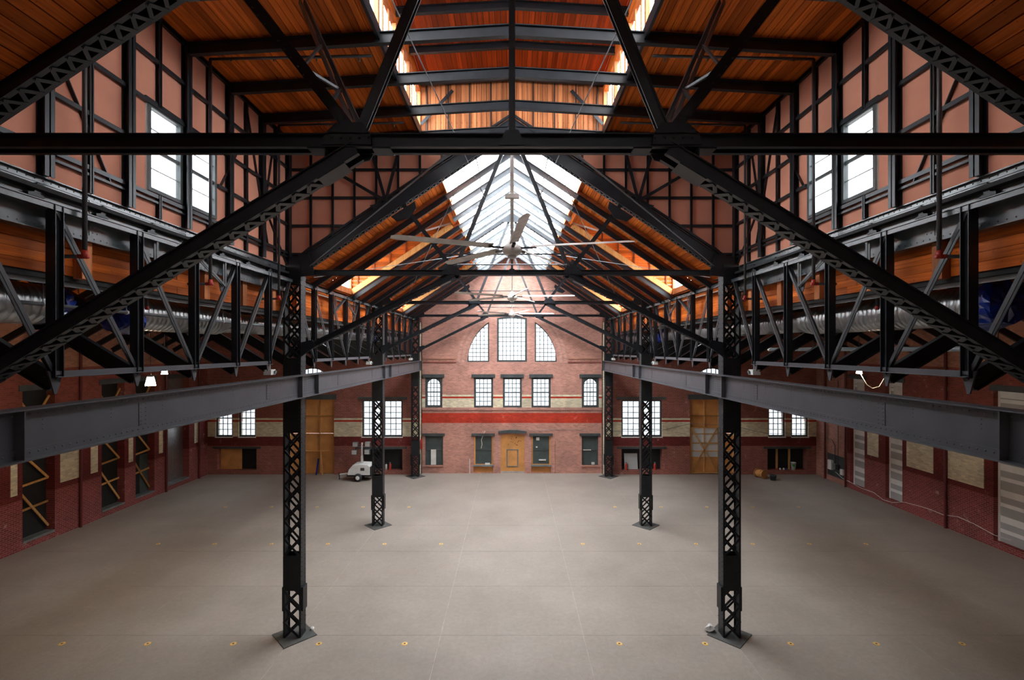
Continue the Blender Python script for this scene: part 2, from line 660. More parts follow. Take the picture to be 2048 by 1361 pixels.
wall_mesh(MB(), 'X', WALL_Y, WALL_Y + 0.45, -7.0, 7.0, 0, lambda x: max(10.7, deck_line(x)), holes, [0.0, -6.45, 6.45]).build('brickwork', 'brick_nave', wall_back)
# ledge under the cream band, cornice courses, soldier arch rings
MB().box(-6.2, 6.2, WALL_Y - 0.06, WALL_Y, V(760), V(742)).build('ledge', 'brick_nave', wall_back)
for sx in (-1, 1):
    for va, vb_ in ((365, 374), (394, 401)):
        x0, x1 = sorted((sx * abs(U(90)), sx * abs(U(340))))
        MB().box(x0, x1, WALL_Y - 0.05, WALL_Y, V(vb_), V(va)).build('cornice_course', 'brick_side', wall_back)
    for k in range(5):
        x = sx * (abs(U(105)) - 0.45 * k - 0.1)
        MB().box(x - 0.03, x + 0.03, WALL_Y - 0.04, WALL_Y, V(388), V(379)).build('cornice_brick', 'brick_side', wall_back)
for r0, r1 in ((1.06, 1.12), (1.16, 1.22)):
    mb = MB()
    n = 44
    for i in range(n):
        g = []
        for t in (math.pi * i / n, math.pi * (i + 0.93) / n):
            for r in (r0, r1):
                g.append((c0 + a0 * r * math.cos(t), zc0 + b0 * r * math.sin(t)))
        if max(z for _, z in g) > deck_line(max(abs(x) for x, _ in g)) - 0.1:
            continue
        mb.prism([g[0], g[1], g[3], g[2]], WALL_Y - 0.012, WALL_Y + 0.02)
    mb.build('arch_ring', 'ring', wall_back)
# lintels
for a, b in mid_rects + arch_rects:
    MB().box(U(a - 18), U(b + 16), WALL_Y - 0.09, WALL_Y + 0.02, V(513), V(488)).build('lintel', 'frame', wall_back)
for a, b in low_rects:
    MB().box(U(a - 18), U(b + 14), WALL_Y - 0.09, WALL_Y + 0.02, V(956), V(937)).build('lintel', 'frame', wall_back)
mb = MB()
mb.prism([(U(660), V(935)), (U(875), V(935)), (U(875), V(920)), (U(800), V(911)), (U(735), V(911)), (U(660), V(920))], WALL_Y - 0.12, WALL_Y + 0.02)
mb.build('lintel', 'frame', wall_back)

PW = WALL_Y + 0.10
window('X', PW, U(650), U(877), V(395), ctr, 'tall central window of the half-round group in brick end wall', 7, 9, 0.13, nseg=10, rail=False, mun=0.045, bars='frame', glass='dimglass')
window('X', PW, U(425), U(590), V(395), lun, 'quarter-round window curving down to the left of the tall central window', 5, 9, 0.09, nseg=14, rail=False, mun=0.045, bars='frame', glass='dimglass')
window('X', PW, U(937), U(1103), V(395), lun, 'quarter-round window curving down to the right of the tall central window', 5, 9, 0.09, nseg=14, rail=False, mun=0.045, bars='frame', glass='dimglass')
for i, (a, b) in enumerate(mid_rects):
    window('X', PW, U(a), U(b), V(742), V(513), ['square-headed sash window above the green-boarded window by the hanging cable',
           'square-headed sash window directly above the plywood door', 'square-headed sash window above the green-boarded window with a notice'][i], 4, 6, 0.13, mun=0.034, glass='dimglass')
for i, (a, b) in enumerate(arch_rects):
    ca, ra = (U(a) + U(b)) / 2, (U(b) - U(a)) / 2 - 0.16
    za = V(525) - ra
    window('X', PW, U(a), U(b), V(742), V(505), ['round-headed sash window above the boarded window with a torn white sheet',
           'round-headed sash window above the boarded window with a wired jamb'][i], 4, 6, 0.16, nseg=12, mun=0.034, glass='dimglass',
           hole_top=lambda x, ca=ca, ra=ra, za=za: za + math.sqrt(max(0, ra * ra - (x - ca) ** 2)))


def boarded(a, b, vt, vb, label, sheet=None, woodbelow=False):
    WIN[0] += 1
    w = thing('window_%d' % WIN[0], label, 'boarded window', kind='structure')
    p = WALL_Y + 0.16
    wall_mesh(MB(), 'X', p - 0.06, p + 0.04, U(a), U(b), V(vb), V(vt), [(U(a) + 0.1, U(b) - 0.1, V(vb) + 0.04, V(vt) - 0.03)]).build('window_frame', 'ply' if woodbelow else 'frame', w)
    MB().box(U(a) + 0.1, U(b) - 0.1, p - 0.01, p + 0.03, V(vb), V(vt)).build('blind_board', 'green_board', w)
    zm = (V(vt) + V(vb)) / 2
    MB().box(U(a) + 0.1, U(b) - 0.1, p - 0.05, p - 0.01, zm - 0.03, zm + 0.03).build('sash_rail', 'frame', w)
    MB().box(U(a) - 0.06, U(b) + 0.06, WALL_Y - 0.10, WALL_Y + 0.2, V(vb) - 0.08, V(vb)).build('window_sill', 'sash' if woodbelow else 'brick_nave', w)
    if woodbelow:
        MB().box(U(a), U(b), p, p + 0.05, 0.0, V(vb) - 0.08).build('apron_panel', 'ply', w)
    if sheet:
        for (x0, x1, z0, z1, mat) in sheet:
            MB().box(x0, x1, p - 0.075, p - 0.052, z0, z1).build('paper_scrap', mat, w)
    return w


boarded(105, 240, 955, 1178, 'green-boarded window with a torn white sheet on its sill', [(U(147), U(186), V(1178), V(1062), 'paper')])
boarded(475, 620, 955, 1178, 'green-boarded window in a wood jamb with a hanging cable', [(U(560), U(595), V(1178), V(1163), 'paper')], True)
boarded(912, 1058, 955, 1178, 'green-boarded window in a wood jamb with small notices', [(U(948), U(972), V(992), V(970), 'paper'), (U(945), U(958), V(1048), V(1038), 'paper'), (U(968), U(1022), V(1146), V(1136), 'paper')], True)
boarded(1293, 1418, 955, 1178, 'green-boarded window with conduit running down its jamb', [(U(1305), U(1365), V(1068), V(1062), 'paper'), (U(1368), U(1392), V(1176), V(1158), 'paper')])

door = thing('door_1', 'plywood-filled doorway with a small hatch under an arched dark lintel', 'door', kind='structure')
wall_mesh(MB(), 'X', WALL_Y + 0.12, WALL_Y + 0.17, U(677), U(860), 0, door_top, [(U(725), U(808), V(1190), V(1063))], [U(677) + (U(860) - U(677)) * i / 8 for i in range(9)]).build('plywood_panel', 'ply', door)
h = MB().box(U(727), U(806), WALL_Y + 0.10, WALL_Y + 0.16, V(1188), V(1065)).build('hatch', 'ply', door)
wall_mesh(MB(), 'X', WALL_Y + 0.07, WALL_Y + 0.12, U(722), U(811), V(1193), V(1060), [(U(730), U(803), V(1187), V(1067))]).build('hatch_frame', 'sash', door)
MB().box(U(679), U(858), WALL_Y + 0.08, WALL_Y + 0.12, 0.0, 0.12).build('threshold', 'joint', door)
random.seed(3)
mb = MB()
for i in range(16):
    mb.dome((U(random.uniform(735, 830)), WALL_Y + 0.118, V(random.uniform(965, 1035))), (0, -1, 0), 0.03, 0.004)
mb.build('drill_holes', 'void', door, stuff=True)

# ------------------------------------------------------------------ aisle end walls
AY = 32.9
ridge_a = 13.55
aisle_line = lambda x: 13.6 - 0.49 * abs(abs(x) - ridge_a) if abs(x) > 6.75 else 10.7
AISLE_WIN = [(17.36, 18.50), (18.92, 20.06), (7.42, 8.72), (8.86, 10.16)]
for sx, side in ((-1, 'left'), (1, 'right')):
    wl = thing('wall_back_%s' % side, ['', 'end wall of the aisle with a brace-framed grey door panel', 'end wall of the aisle beside the light tower'][sx], 'wall', kind='structure')

    def S(a, b):
        return (sx * a, sx * b) if sx > 0 else (sx * b, sx * a)
    hs = []
    for a, b in AISLE_WIN:
        hs.append(S(a, b) + (2.55, 5.04))
    hs.append(S(12.05, 15.1) + (0.0, 5.08))
    hs.append(S(7.42, 10.16) + (0.28, 1.75))
    hs.append(S(17.3, 19.95) + (0.30, 1.75))
    rc = sx * 13.55
    arch = lambda x, rc=rc: 5.95 + math.sqrt(max(0, 1.3 ** 2 - (x - rc) ** 2))
    hs.append(S(12.25, 14.85) + (5.55, arch, 12))
    oct_t = lambda x, rc=rc: 8.45 + 0.65 * (1 - ((x - rc) / 1.45) ** 2)
    hs.append(S(12.1, 15.0) + (8.45, oct_t, 8))
    a, b = S(6.15, OX + 0.4)
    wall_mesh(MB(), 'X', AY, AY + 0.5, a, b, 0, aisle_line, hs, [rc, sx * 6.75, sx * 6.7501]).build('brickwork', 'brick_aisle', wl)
    for (q0, q1, z0, z1) in ((7.1, 10.4, 5.08, 5.25), (17.2, 20.3, 5.08, 5.25), (7.1, 10.45, 1.75, 1.88), (17.0, 20.2, 1.75, 1.88), (11.9, 15.25, 5.08, 5.42)):
        a, b = S(q0, q1)
        MB().box(a, b, AY - 0.08, AY + 0.05, z0, z1).build('lintel', 'frame', wl)
    for (q0, q1) in AISLE_WIN:
        a, b = S(q0 - 0.03, q1 + 0.03)
        MB().box(a, b, AY - 0.05, AY + 0.2, 2.49, 2.55).build('window_sill', 'white', wl)
    # quoin where the nave wall steps back
    a, b = S(6.15, 6.25)
    MB().box(a, b, AY - 0.01, AY + 0.4, 0, 10.3).build('corner_bead', 'cream_brick', wl)
    where = ['', 'beside the grey door panel', 'above the light tower trailer'][sx]
    for i, (q0, q1) in enumerate(AISLE_WIN):
        a, b = S(q0, q1)
        lab = ['tall sash window of the corner pair, the one nearer the plywood bay, %s',
               'tall sash window of the corner pair, the one next to the side wall, %s',
               'tall sash window of the pair beside the end column, on the column side, %s',
               'tall sash window of the pair beside the end column, on the plywood side, %s'][i]
        lab %= ['', 'in the wall with the grey door panel', 'in the wall behind the light tower'][sx]
        window('X', AY + 0.16, a, b, 2.55, 5.04, lab, 3, 6, 0.10, mun=0.036, glass='dimglass')
    a, b = S(12.25, 14.85)
    window('X', AY + 0.16, a, b, 5.55, arch, 'half-round window over the plywood bay ' + ['', 'with the grey door panel', 'behind the leaning boards'][sx], 8, 4, 0.08, nseg=12, rail=False, mun=0.045, glass='dimglass')
    a, b = S(12.1, 15.0)
    window('X', AY + 0.16, a, b, 8.45, oct_t, 'low curved gable window high above the plywood bay ' + ['', 'with the grey door panel', 'behind the leaning boards'][sx], 6, 2, 0.08, nseg=8, rail=False, glass='dimglass')
    # plywood infill of the tall middle bay
    a, b = S(12.05, 15.1)
    inf = thing('plywood_infill', ['', 'orange plywood infill with a grey panel and crossed braces', 'orange plywood infill with stud framing and boards leaning on it'][sx], 'infill panel')
    y0 = AY + 0.25
    MB().box(a + 0.02, b - 0.02, y0, y0 + 0.03, 2.75, 5.06).build('plywood_sheet', 'ply', inf)
    MB().box(a + 0.02, b - 0.02, y0, y0 + 0.03, 0.0, 2.72).build('plywood_sheet', 'ply', inf)
    for i in range(4):
        x = a + 0.06 + (b - a - 0.12) * i / 3
        MB().box(x - 0.03, x + 0.03, y0 - 0.09, y0, 0.0, 5.0).build('stud', 'pine', inf)
    for z in (0.05, 1.55, 2.72, 3.95):
        MB().bar((a + 0.03, y0 - 0.06, z), (b - 0.03, y0 - 0.06, z), 0.10, 0.06).build('plate_rail', 'pine', inf)
    if sx > 0:
        MB().box(12.2, 14.05, y0 - 0.05, y0 - 0.02, 1.15, 3.10).build('grey_panel', 'pale_panel', inf)
        MB().box(12.2, 14.05, y0 - 0.05, y0 - 0.02, 0.15, 1.13).build('kick_sheet', 'ply', inf)
        for (p, q) in (((12.2, 0.2), (13.95, 3.1)), ((13.95, 0.2), (12.2, 3.1))):
            MB().bar((p[0], y0 - 0.12, p[1]), (q[0], y0 - 0.12, q[1]), 0.09, 0.04, (0, 1, 0)).build('brace', 'pine', inf)
        for x in (12.15, 14.05):
            MB().box(x - 0.05, x + 0.05, y0 - 0.16, y0 - 0.06, 0.05, 3.2).build('door_post', 'pine', inf)
        for z in (0.1, 2.1, 3.15):
            MB().box(12.1, 14.1, y0 - 0.15, y0 - 0.10, z - 0.04, z + 0.04).build('door_rail', 'pine', inf)
        MB().box(13.2, 13.5, y0 - 0.06, y0 - 0.05, 1.5, 1.95).build('paper_scrap', 'white', inf)
    # low openings near the floor
    for (q0, q1), far in (((7.42, 10.16), False), ((17.3, 19.95), True)):
        a, b = S(q0, q1)
        lab = {(-1, False): 'dark low opening behind the light tower trailer', (-1, True): 'low opening half closed with orange plywood beside the corner',
               (1, False): 'low opening with a pale leaning sheet beside the end column', (1, True): 'dark low opening with two studs and a paint bucket'}[(sx, far)]
        op = thing('low_opening', lab, 'opening')
        MB().box(a, b, AY + 0.44, AY + 0.5, 0.26, 1.78).build('backing_board', 'void', op)
        if sx < 0 and far:
            MB().box(a + 0.05, a + 1.5, AY + 0.3, AY + 0.33, 0.3, 1.72).build('plywood_sheet', 'ply', op)
        if sx > 0 and not far:
            MB().bar((a + 0.2, AY + 0.2, 0.3), (a + 0.2, AY + 0.4, 1.35), 0.9, 0.02, (0, 1, 0), (-0.5, 0)).build('leaning_sheet', 'drywall', op)
        if sx > 0 and far:
            for x in (a + 0.75, a + 1.6):
                MB().box(x - 0.05, x + 0.05, AY + 0.2, AY + 0.3, 0.3, 1.75).build('stud', 'pine', op)
        if sx < 0 and not far:
            MB().box(a + 0.1, b - 0.1, AY + 0.3, AY + 0.36, 1.62, 1.75).build('head_rail', 'frame', op)

# ------------------------------------------------------------------ outer side walls
LOPEN = [(20.45, 21.9, 0), (24.4, 25.85, 0), (26.6, 28.0, 1), (28.9, 31.0, 2)]
ROPEN = [(19.4, 20.8, 0), (25.65, 26.8, 1), (28.4, 29.6, 2)]
REARW = []
for sx, side in ((-1, 'left'), (1, 'right')):
    wl = thing('wall_%s' % side, ['', 'outer brick wall with white drywall bays and cream panels', 'outer brick wall with timber braced bays and cream panels'][sx], 'wall', kind='structure')
    ops = LOPEN if sx < 0 else ROPEN
    p0, p1 = sorted((sx * OX, sx * (OX + 0.5)))
    hs = [(a, b, 0.28, 6.7) for a, b, _ in ops] + [(a, b, 2.4, 6.6) for a, b in REARW]
    end = 29.9 if sx > 0 else AY
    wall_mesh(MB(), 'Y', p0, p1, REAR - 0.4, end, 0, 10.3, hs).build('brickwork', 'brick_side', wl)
    if sx > 0:
        MB().box(p0 - 0.0, p1, 29.9, AY + 0.1, 0, 10.3).build('bare_brickwork', 'brick_bare', wl)
        MB().box(OX - 0.03, OX, 30.05, 31.7, 0.35, 1.75).build('grey_patch', 'frame', wl)
    pan = [(19.95, 20.22), (22.15, 23.1), (23.75, 24.15), (26.1, 26.4), (28.35, 28.65), (31.5, 31.85)] if sx < 0 else [(27.3, 28.15), (23.75, 25.35), (21.2, 22.95)]
    for a, b in pan:
        x0, x1 = sorted((sx * (OX - 0.025), sx * OX))
        MB().box(x0, x1, a, b, 2.38, 3.72).build('cream_panel', 'cream_brick', wl)
        MB().box(x0, x1, a - 0.12, b + 0.12, 3.86, 4.02).build('cream_course', 'cream_brick', wl)
    for y in ([23.12, 31.9, 28.86] if sx < 0 else [23.0, 31.85, 29.9]):
        MB().tube((sx * (OX - 0.09), y, 0.0), (sx * (OX - 0.09), y, 9.6), 0.06, 10).build('downpipe', 'redpipe', wl)
    for a, b, _ in ops:
        x0, x1 = sorted((sx * (OX - 0.03), sx * (OX + 0.3)))
        MB().box(x0, x1, a - 0.15, b + 0.15, 6.7, 6.95).build('lintel', 'frame', wl)
    for i, (a, b) in enumerate(REARW):
        window('Y', sx * (OX + 0.2), a, b, 2.4, 6.6, 'tall side window in the outer wall %s, near the rear of the hall' % ['', 'with drywall bays', 'with timber braces'][sx], 4, 8, 0.1, group='rear side windows in the outer wall %s' % ['', 'with drywall bays', 'with timber braces'][sx])
    for k, (a, b, t) in enumerate(ops):
        if sx > 0:
            inf = thing('drywall_infill', ['drywall infill with grey board, the one past the twin cream panels', 'drywall infill between the twin-panel pier and the narrow pier', 'drywall infill beside the grey electrical patch'][t], 'infill panel')
            x = OX + 0.22
            MB().box(x + 0.02, x + 0.06, a, b, 0.28, 6.7).build('backing_board', 'drywall', inf)
            z, i = 0.3, 0
            random.seed(20 + k)
            while z < 6.6:
                hh = min(0.55, 6.68 - z)
                MB().box(x, x + 0.02, a + 0.08, b - 0.08, z, z + hh - 0.02).build('gypsum_sheet', 'drywall', inf)
                MB().box(x - 0.006, x, a + 0.08, b - 0.08, z + hh - 0.16 - (0.12 if i % 2 else 0), z + hh).build('compound_band', 'mud', inf)
                z += hh
                i += 1
            for ya, yb in ((a, a + 0.09), (b - 0.09, b)):
                MB().box(x - 0.02, x + 0.02, ya, yb, 0.28, 6.7).build('edge_band', 'mud', inf)
            if t:
                MB().box(x - 0.012, x - 0.006, a + 0.12, b - 0.3, 5.7, 6.5).build('notice_sheet', 'paper', inf)
        else:
            lab = ['timber braced bay beside the broad pier with two cream panels', 'timber braced bay between the broad pier and a narrow pier',
                   'timber braced bay with a dark door', 'tall bay closed by a grey metal shutter'][k]
            inf = thing('braced_bay', lab, 'infill panel')
            x = -OX - 0.40
            MB().box(x - 0.06, x, a, b, 0.28, 6.7).build('backing_board', 'void' if t < 2 else 'galv', inf)
            MB().box(x, x + 0.42, a + 0.02, b - 0.02, 0.26, 0.36).build('sill_board', 'sash', inf)
            if t < 2:
                xf = -OX - 0.30
                lv = [0.9, 1.9, 3.4, 4.9, 6.4]
                for z in (1.55, 2.6, 4.3, 5.6):
                    MB().bar((xf, a + 0.02, z), (xf, b - 0.02, z + 0.1), 0.05, 0.09).build('rail', 'pine', inf)
                for (za, zb_) in ((0.55, 2.5), (2.7, 4.2), (4.4, 6.4)):
                    MB().bar((xf + 0.05, a + 0.05, zb_), (xf + 0.05, b - 0.05, za), 0.04, 0.09).build('brace', 'pine', inf)
                MB().bar((xf + 0.09, a + 0.05, 4.4), (xf + 0.09, b - 0.05, 6.4), 0.04, 0.09).build('brace', 'pine', inf)
            if t == 1:
                MB().box(x, x + 0.05, a + 0.75, b - 0.05, 0.36, 2.5).build('door_leaf', 'green_board', inf)

# ------------------------------------------------------------------ rear wall, behind the eye
wr = thing('wall_rear', 'brick rear wall of the hall with tall windows', 'wall', kind='structure')
hs = [(-1.2, 1.2, 1.2, 4.0)]
for sx in (-1, 1):
    for a, b in ():
        hs.append((min(sx * a, sx * b), max(sx * a, sx * b), 1.2, 4.0))
rear_top = lambda x: deck_line(x) if abs(x) <= 6.6 else aisle_line(x)
wall_mesh(MB(), 'X', REAR - 0.5, REAR, -OX - 0.4, OX + 0.4, 0, rear_top, hs, [0.0, -6.6, 6.6, -6.75, 6.75, -6.7501, 6.7501, -ridge_a, ridge_a]).build('brickwork', 'brick_nave', wr)
for i, h_ in enumerate(hs):
    window('X', REAR - 0.25, h_[0], h_[1], h_[2], h_[3], 'window in the rear brick wall', 5, 6, 0.1, group='rear wall windows')
    portal('rear_portal', ((h_[0] + h_[1]) / 2, REAR - 0.6, (h_[2] + h_[3]) / 2), (math.radians(90), 0, 0), h_[1] - h_[0], h_[3] - h_[2])

# ------------------------------------------------------------------ raised bay
D2R = math.radians
WX = 6.62
POST_Y = [14.25 - 0.742 * k for k in range(13)]
RAILS = [10.9, 11.28, 12.12, 12.95, 13.78, 14.6]
WY0, WY1, WZ0, WZ1 = 8.78, 10.86, 11.35, 12.95


def clip(poly, fn):
    """Keep the part of a polygon where fn(u, z) >= 0 (fn linear)."""
    out = []
    for i in range(len(poly)):
        a, b = poly[i], poly[(i + 1) % len(poly)]
        fa, fb = fn(*a), fn(*b)
        if fa >= 0:
            out.append(a)
        if fa * fb < 0:
            t = fa / (fa - fb)
            out.append((a[0] + (b[0] - a[0]) * t, a[1] + (b[1] - a[1]) * t))
    return out


def area(p):
    return abs(sum(p[i][0] * p[(i + 1) % len(p)][1] - p[(i + 1) % len(p)][0] * p[i][1] for i in range(len(p)))) / 2 if len(p) > 2 else 0


ridge_deck = lambda x: 14.66 + 0.06 * (6.6 - abs(x))
for sx, side in ((-1, 'left'), (1, 'right')):
    wl = thing('wall_upper_%s' % side, 'pink panelled upper wall in a black steel grid, on the side %s' % ['', 'of the hanging grey drain pipe', 'of the open blue-wrapped duct end'][sx], 'wall', kind='structure')
    xa, xb = sorted((sx * WX, sx * (WX + 0.05)))
    ys = sorted(POST_Y + [14.45])
    for a, b in zip(ys[:-1], ys[1:]):
        for z0, z1 in zip(RAILS[:-1], RAILS[1:]):
            spans = [(a, b)]
            if z0 >= 11.2 and z1 <= 12.96 and b > WY0 and a < WY1:
                spans = [(q0, q1) for q0, q1 in ((a, min(b, WY0)), (max(a, WY1), b)) if q1 - q0 > 0.02]
            for q0, q1 in spans:
                if b > WY0 and a < WY1 and abs(z0 - 11.28) < 0.01:
                    pass
                MB().box(xa, xb, q0, q1, z0, z1).build('panel', 'tan', wl)
    # the strips under and beside the window
    MB().box(xa, xb, WY0, WY1, 11.28, WZ0).build('panel', 'tan', wl)
    for k, y in enumerate(POST_Y):
        w = 0.15 if k % 2 == 0 else 0.07
        d = 0.13 if k % 2 == 0 else 0.08
        seg = [(10.88, 14.62)]
        if WY0 < y < WY1 and k != 6:
            seg = [(WZ1, 14.62), (10.88, 11.32)]
        for z0, z1 in seg:
            mb = MB()
            x0, x1 = sorted((sx * (WX - d), sx * WX))
            mb.box(x0, x1, y - 0.012, y + 0.012, z0, z1)
            x0, x1 = sorted((sx * (WX - d), sx * (WX - d + 0.015)))
            mb.box(x0, x1, y - w / 2, y + w / 2, z0, z1)
            x0, x1 = sorted((sx * (WX - 0.015), sx * WX))
            mb.box(x0, x1, y - w / 2, y + w / 2, z0, z1)
            mb.build('post', 'steel', wl)
    for i, z in enumerate(RAILS):
        if i == 0:
            continue
        x0, x1 = sorted((sx * (WX - 0.07), sx * (WX - 0.001)))
        segs = [(5.4, 14.3)] if not (WZ0 < z < WZ1 - 0.02) else [(5.4, WY0), (WY1, 14.3)]
        for a, b in segs:
            mb = MB().box(x0, x1, a, b, z - 0.035, z + 0.035)
            if i == 1:
                mb.box(x0, x1, a, b, z - 0.13, z - 0.09)
            mb.build('rail', 'steel', wl)
    for (ya, za, yb, zb) in ((6.9, 12.95, 7.95, 11.2), (12.05, 14.5, 13.1, 11.3), (13.5, 14.4, 12.7, 11.3), (13.2, 12.0, 14.2, 10.95), (10.95, 12.1, 12.0, 13.7)):
        MB().bar((sx * (WX - 0.03), ya, za), (sx * (WX - 0.03), yb, zb), 0.015, 0.06, (1, 0, 0)).build('brace', 'steel', wl)
    MB().box(*sorted((sx * (WX - 0.05), sx * (WX + 0.06))), WY0 - 0.05, WY1 + 0.05, WZ1, WZ1 + 0.08).build('window_head', 'steel', wl)
    for (a, b, which) in ((WY0 + 0.02, 9.72, 'rear half'), (9.88, WY1 - 0.02, 'half nearer the brick end wall')):
        window('Y', sx * (WX + 0.01), a, b, WZ0, WZ1, 'bright high window in the pink upper wall, %s of the pair %s' % (which, ['', 'above the drain pipe', 'above the blue-wrapped duct'][sx]), 1, 4, 0.07, 0.1, mun=0.012, bars='sash')
    portal('side_portal', (sx * (WX + 0.15), (WY0 + WY1) / 2, 12.15), (0, sx * D2R(90), 0), 1.6, 2.1)
    MB().box(*sorted((sx * 6.55, sx * (WX + 0.12))), 5.3, 14.5, 14.58, 14.80).build('wall_plate', 'steel', wl)

# back wall of the raised bay, above the nave roof
wl = thing('wall_upper_back', 'pink panelled wall in a steel grid above the nave gable', 'wall', kind='structure')
xs = sorted([sx * (6.59 - 0.645 * k) for sx in (-1, 1) for k in range(10)] + [0.0])
xs = [-WX - 0.05] + xs[1:-1] + [WX + 0.05]
rl = lambda u, z: z - (15.26 - PITCH * abs(u))
YB = 14.44
for a, b in zip(xs[:-1], xs[1:]):
    sgn = 1 if (a + b) > 0 else -1
    for z0, z1 in zip(RAILS[:-1], RAILS[1:]):
        p = clip([(a, z0), (b, z0), (b, z1), (a, z1)], lambda u, z: z - 15.2 + PITCH * sgn * u)
        if area(p) > 0.004:
            MB().prism(p, YB, YB + 0.05).build('panel', 'tan', wl)
for x in xs[1:-1]:
    z0 = 15.2 - PITCH * abs(x)
    if z0 < 14.5:
        big = abs(x) in [round(6.59 - 0.645 * 6, 4)]
        mb = MB().box(x - 0.012, x + 0.012, YB - 0.09, YB, z0, 14.62).box(x - 0.035, x + 0.035, YB - 0.09, YB - 0.075, z0, 14.62)
        mb.build('post', 'steel', wl)
for z in RAILS[1:]:
    x0 = max(0.9, (15.2 - z) / PITCH)
    for sx in (-1, 1):
        a, b = sorted((sx * x0, sx * 6.6))
        MB().box(a, b, YB - 0.07, YB - 0.001, z - 0.035, z + 0.035).build('rail', 'steel', wl)
for sx in (-1, 1):
    for (x0, z0, x1, z1) in ((5.3, 13.75, 3.75, 12.85), (3.75, 12.9, 4.2, 14.5), (3.3, 14.5, 3.75, 12.75), (6.5, 11.0, 5.9, 11.5)):
        MB().bar((sx * x0, YB - 0.1, z0), (sx * x1, YB - 0.1, z1), 0.02, 0.09, (0, 0, 1)).build('brace', 'steel', wl)
    MB().prism([(sx * 3.4, 12.9), (sx * 4.2, 12.7), (sx * 4.0, 12.55), (sx * 3.6, 12.75)], YB - 0.12, YB - 0.1).build('gusset_plate', 'steel', wl)
    MB().bar((sx * 6.55, YB - 0.05, 11.05), (0, YB - 0.05, 15.42), 0.10, 0.06).build('verge_angle', 'steel', wl)
MB().box(-WX, WX, YB + 0.05, YB + 0.12, 14.55, 15.08).build('wall_plate', 'steel', wl)

# front wall of the raised bay, above the first truss
wf = thing('wall_upper_front', 'pink panelled wall above the first truss, facing into the raised bay', 'wall', kind='structure')
wall_mesh(MB(), 'X', 5.22, 5.30, -WX, WX, lambda x: 15.15 - PITCH * abs(x), lambda x: max(15.16 - PITCH * abs(x), 16.8 if abs(x) < 2.75 else 14.9), (), [0, -2.75, -2.7501, 2.75, 2.7501, -5, 5, -0.6, 0.6]).build('panel_sheet', 'tan', wf)

# ceilings of the raised bay
ce = thing('ceiling', 'low-pitched orange plank ceiling of the raised bay on black beams', 'ceiling', kind='structure')
PL, PWD = 4.5, 0.14
me_p = MB().box(-PWD / 2 + 0.006, PWD / 2 - 0.006, -PL / 2, PL / 2, 0, 0.03).mesh('plank', 'wood_y')
for sx in (-1, 1):
    for i in range(28):
        x = sx * (2.76 + (i + 0.5) * PWD)
        for j in range(2):
            put('plank', me_p, ce, (x, 5.35 + PL / 2 + j * (PL + 0.006), ridge_deck(x) + random.uniform(0, 0.006)), (0, sx * math.atan(0.06), 0))
    # black sheet above closes the joints between planks
    MB().hexa([(sx * 2.7, 5.3, 15.0), (sx * 6.7, 5.3, 14.76), (sx * 6.7, 14.5, 14.76), (sx * 2.7, 14.5, 15.0),
               (sx * 2.7, 5.3, 15.05), (sx * 6.7, 5.3, 14.81), (sx * 6.7, 14.5, 14.81), (sx * 2.7, 14.5, 15.05)]).build('roof_sheet', 'void', ce)
BEAM_Y = [14.25 - 1.485 * k for k in range(6)]
for y in BEAM_Y:
    for sx in (-1, 1):
        MB().ibeam((sx * 6.55, y, 14.50), (0, y, 14.88), 0.24, 0.11).build('ceiling_beam', 'steel', ce)

cm = thing('ceiling_monitor', 'reddish plank ceiling inside the roof monitor', 'ceiling', kind='structure')
me_m = MB().box(-PWD / 2 + 0.006, PWD / 2 - 0.006, -PL / 2, PL / 2, 0, 0.03).mesh('plank', 'wood_red')
for i in range(40):
    x = -2.8 + (i + 0.5) * PWD
    for j in range(2):
        put('plank', me_m, cm, (x, 5.35 + PL / 2 + j * (PL + 0.006), 16.42 + 0.06 * (2.8 - abs(x)) + random.uniform(0, 0.006)), (0, math.copysign(math.atan(0.06), x), 0))
MB().box(-2.9, 2.9, 5.2, 14.6, 16.72, 16.78).build('roof_sheet', 'void', cm)
for y in BEAM_Y:
    for sx in (-1, 1):
        MB().ibeam((sx * 2.72, y, 16.30), (0, y, 16.46), 0.18, 0.10).build('monitor_purlin', 'steel', cm)
for sx, side in ((-1, 'left'), (1, 'right')):
    wm = thing('wall_monitor_%s' % side, 'glazed side of the roof monitor with peeling wood posts', 'monitor wall', group='glazed monitor sides', kind='structure')
    x0, x1 = sorted((sx * 2.70, sx * 2.84))
    MB().box(x0, x1, 5.3, 14.45, 14.84, 15.02).build('monitor_sill', 'wood_y', wm)
    MB().box(x0, x1, 5.3, 14.45, 16.08, 16.46).build('monitor_head', 'wood_y', wm)
    MB().box(*sorted((sx * 2.66, sx * 2.72)), 5.3, 14.4, 14.70, 14.92).build('sill_beam', 'steel', wm)
    n = 18
    for i in range(n + 1):
        y = 5.4 + (14.4 - 5.4) * i / n
        t = 0.055 if i % 3 == 0 else 0.035
        MB().box(*(sorted((sx * 2.71, sx * 2.80)) if i % 3 == 0 else sorted((sx * 2.755, sx * 2.785))), y - t, y + t, 15.02, 16.08).build('monitor_post', 'wood_z', wm)
        if i < n:
            MB().box(sx * 2.77 - 0.003, sx * 2.77 + 0.003, y + t, y + 0.5 - 0.035, 15.02, 16.08).build('pane', 'skyglass', wm)
    portal('monitor_portal', (sx * 2.95, 9.9, 15.55), (0, sx * D2R(90), 0), 1.06, 9.0)
we = thing('wall_monitor_end', 'upright weathered boards closing the end of the roof monitor', 'monitor wall', kind='structure')
me_b = MB().box(-0.0695, 0.0695, 0, 0.03, 14.66, 16.62).mesh('board', 'wood_z')
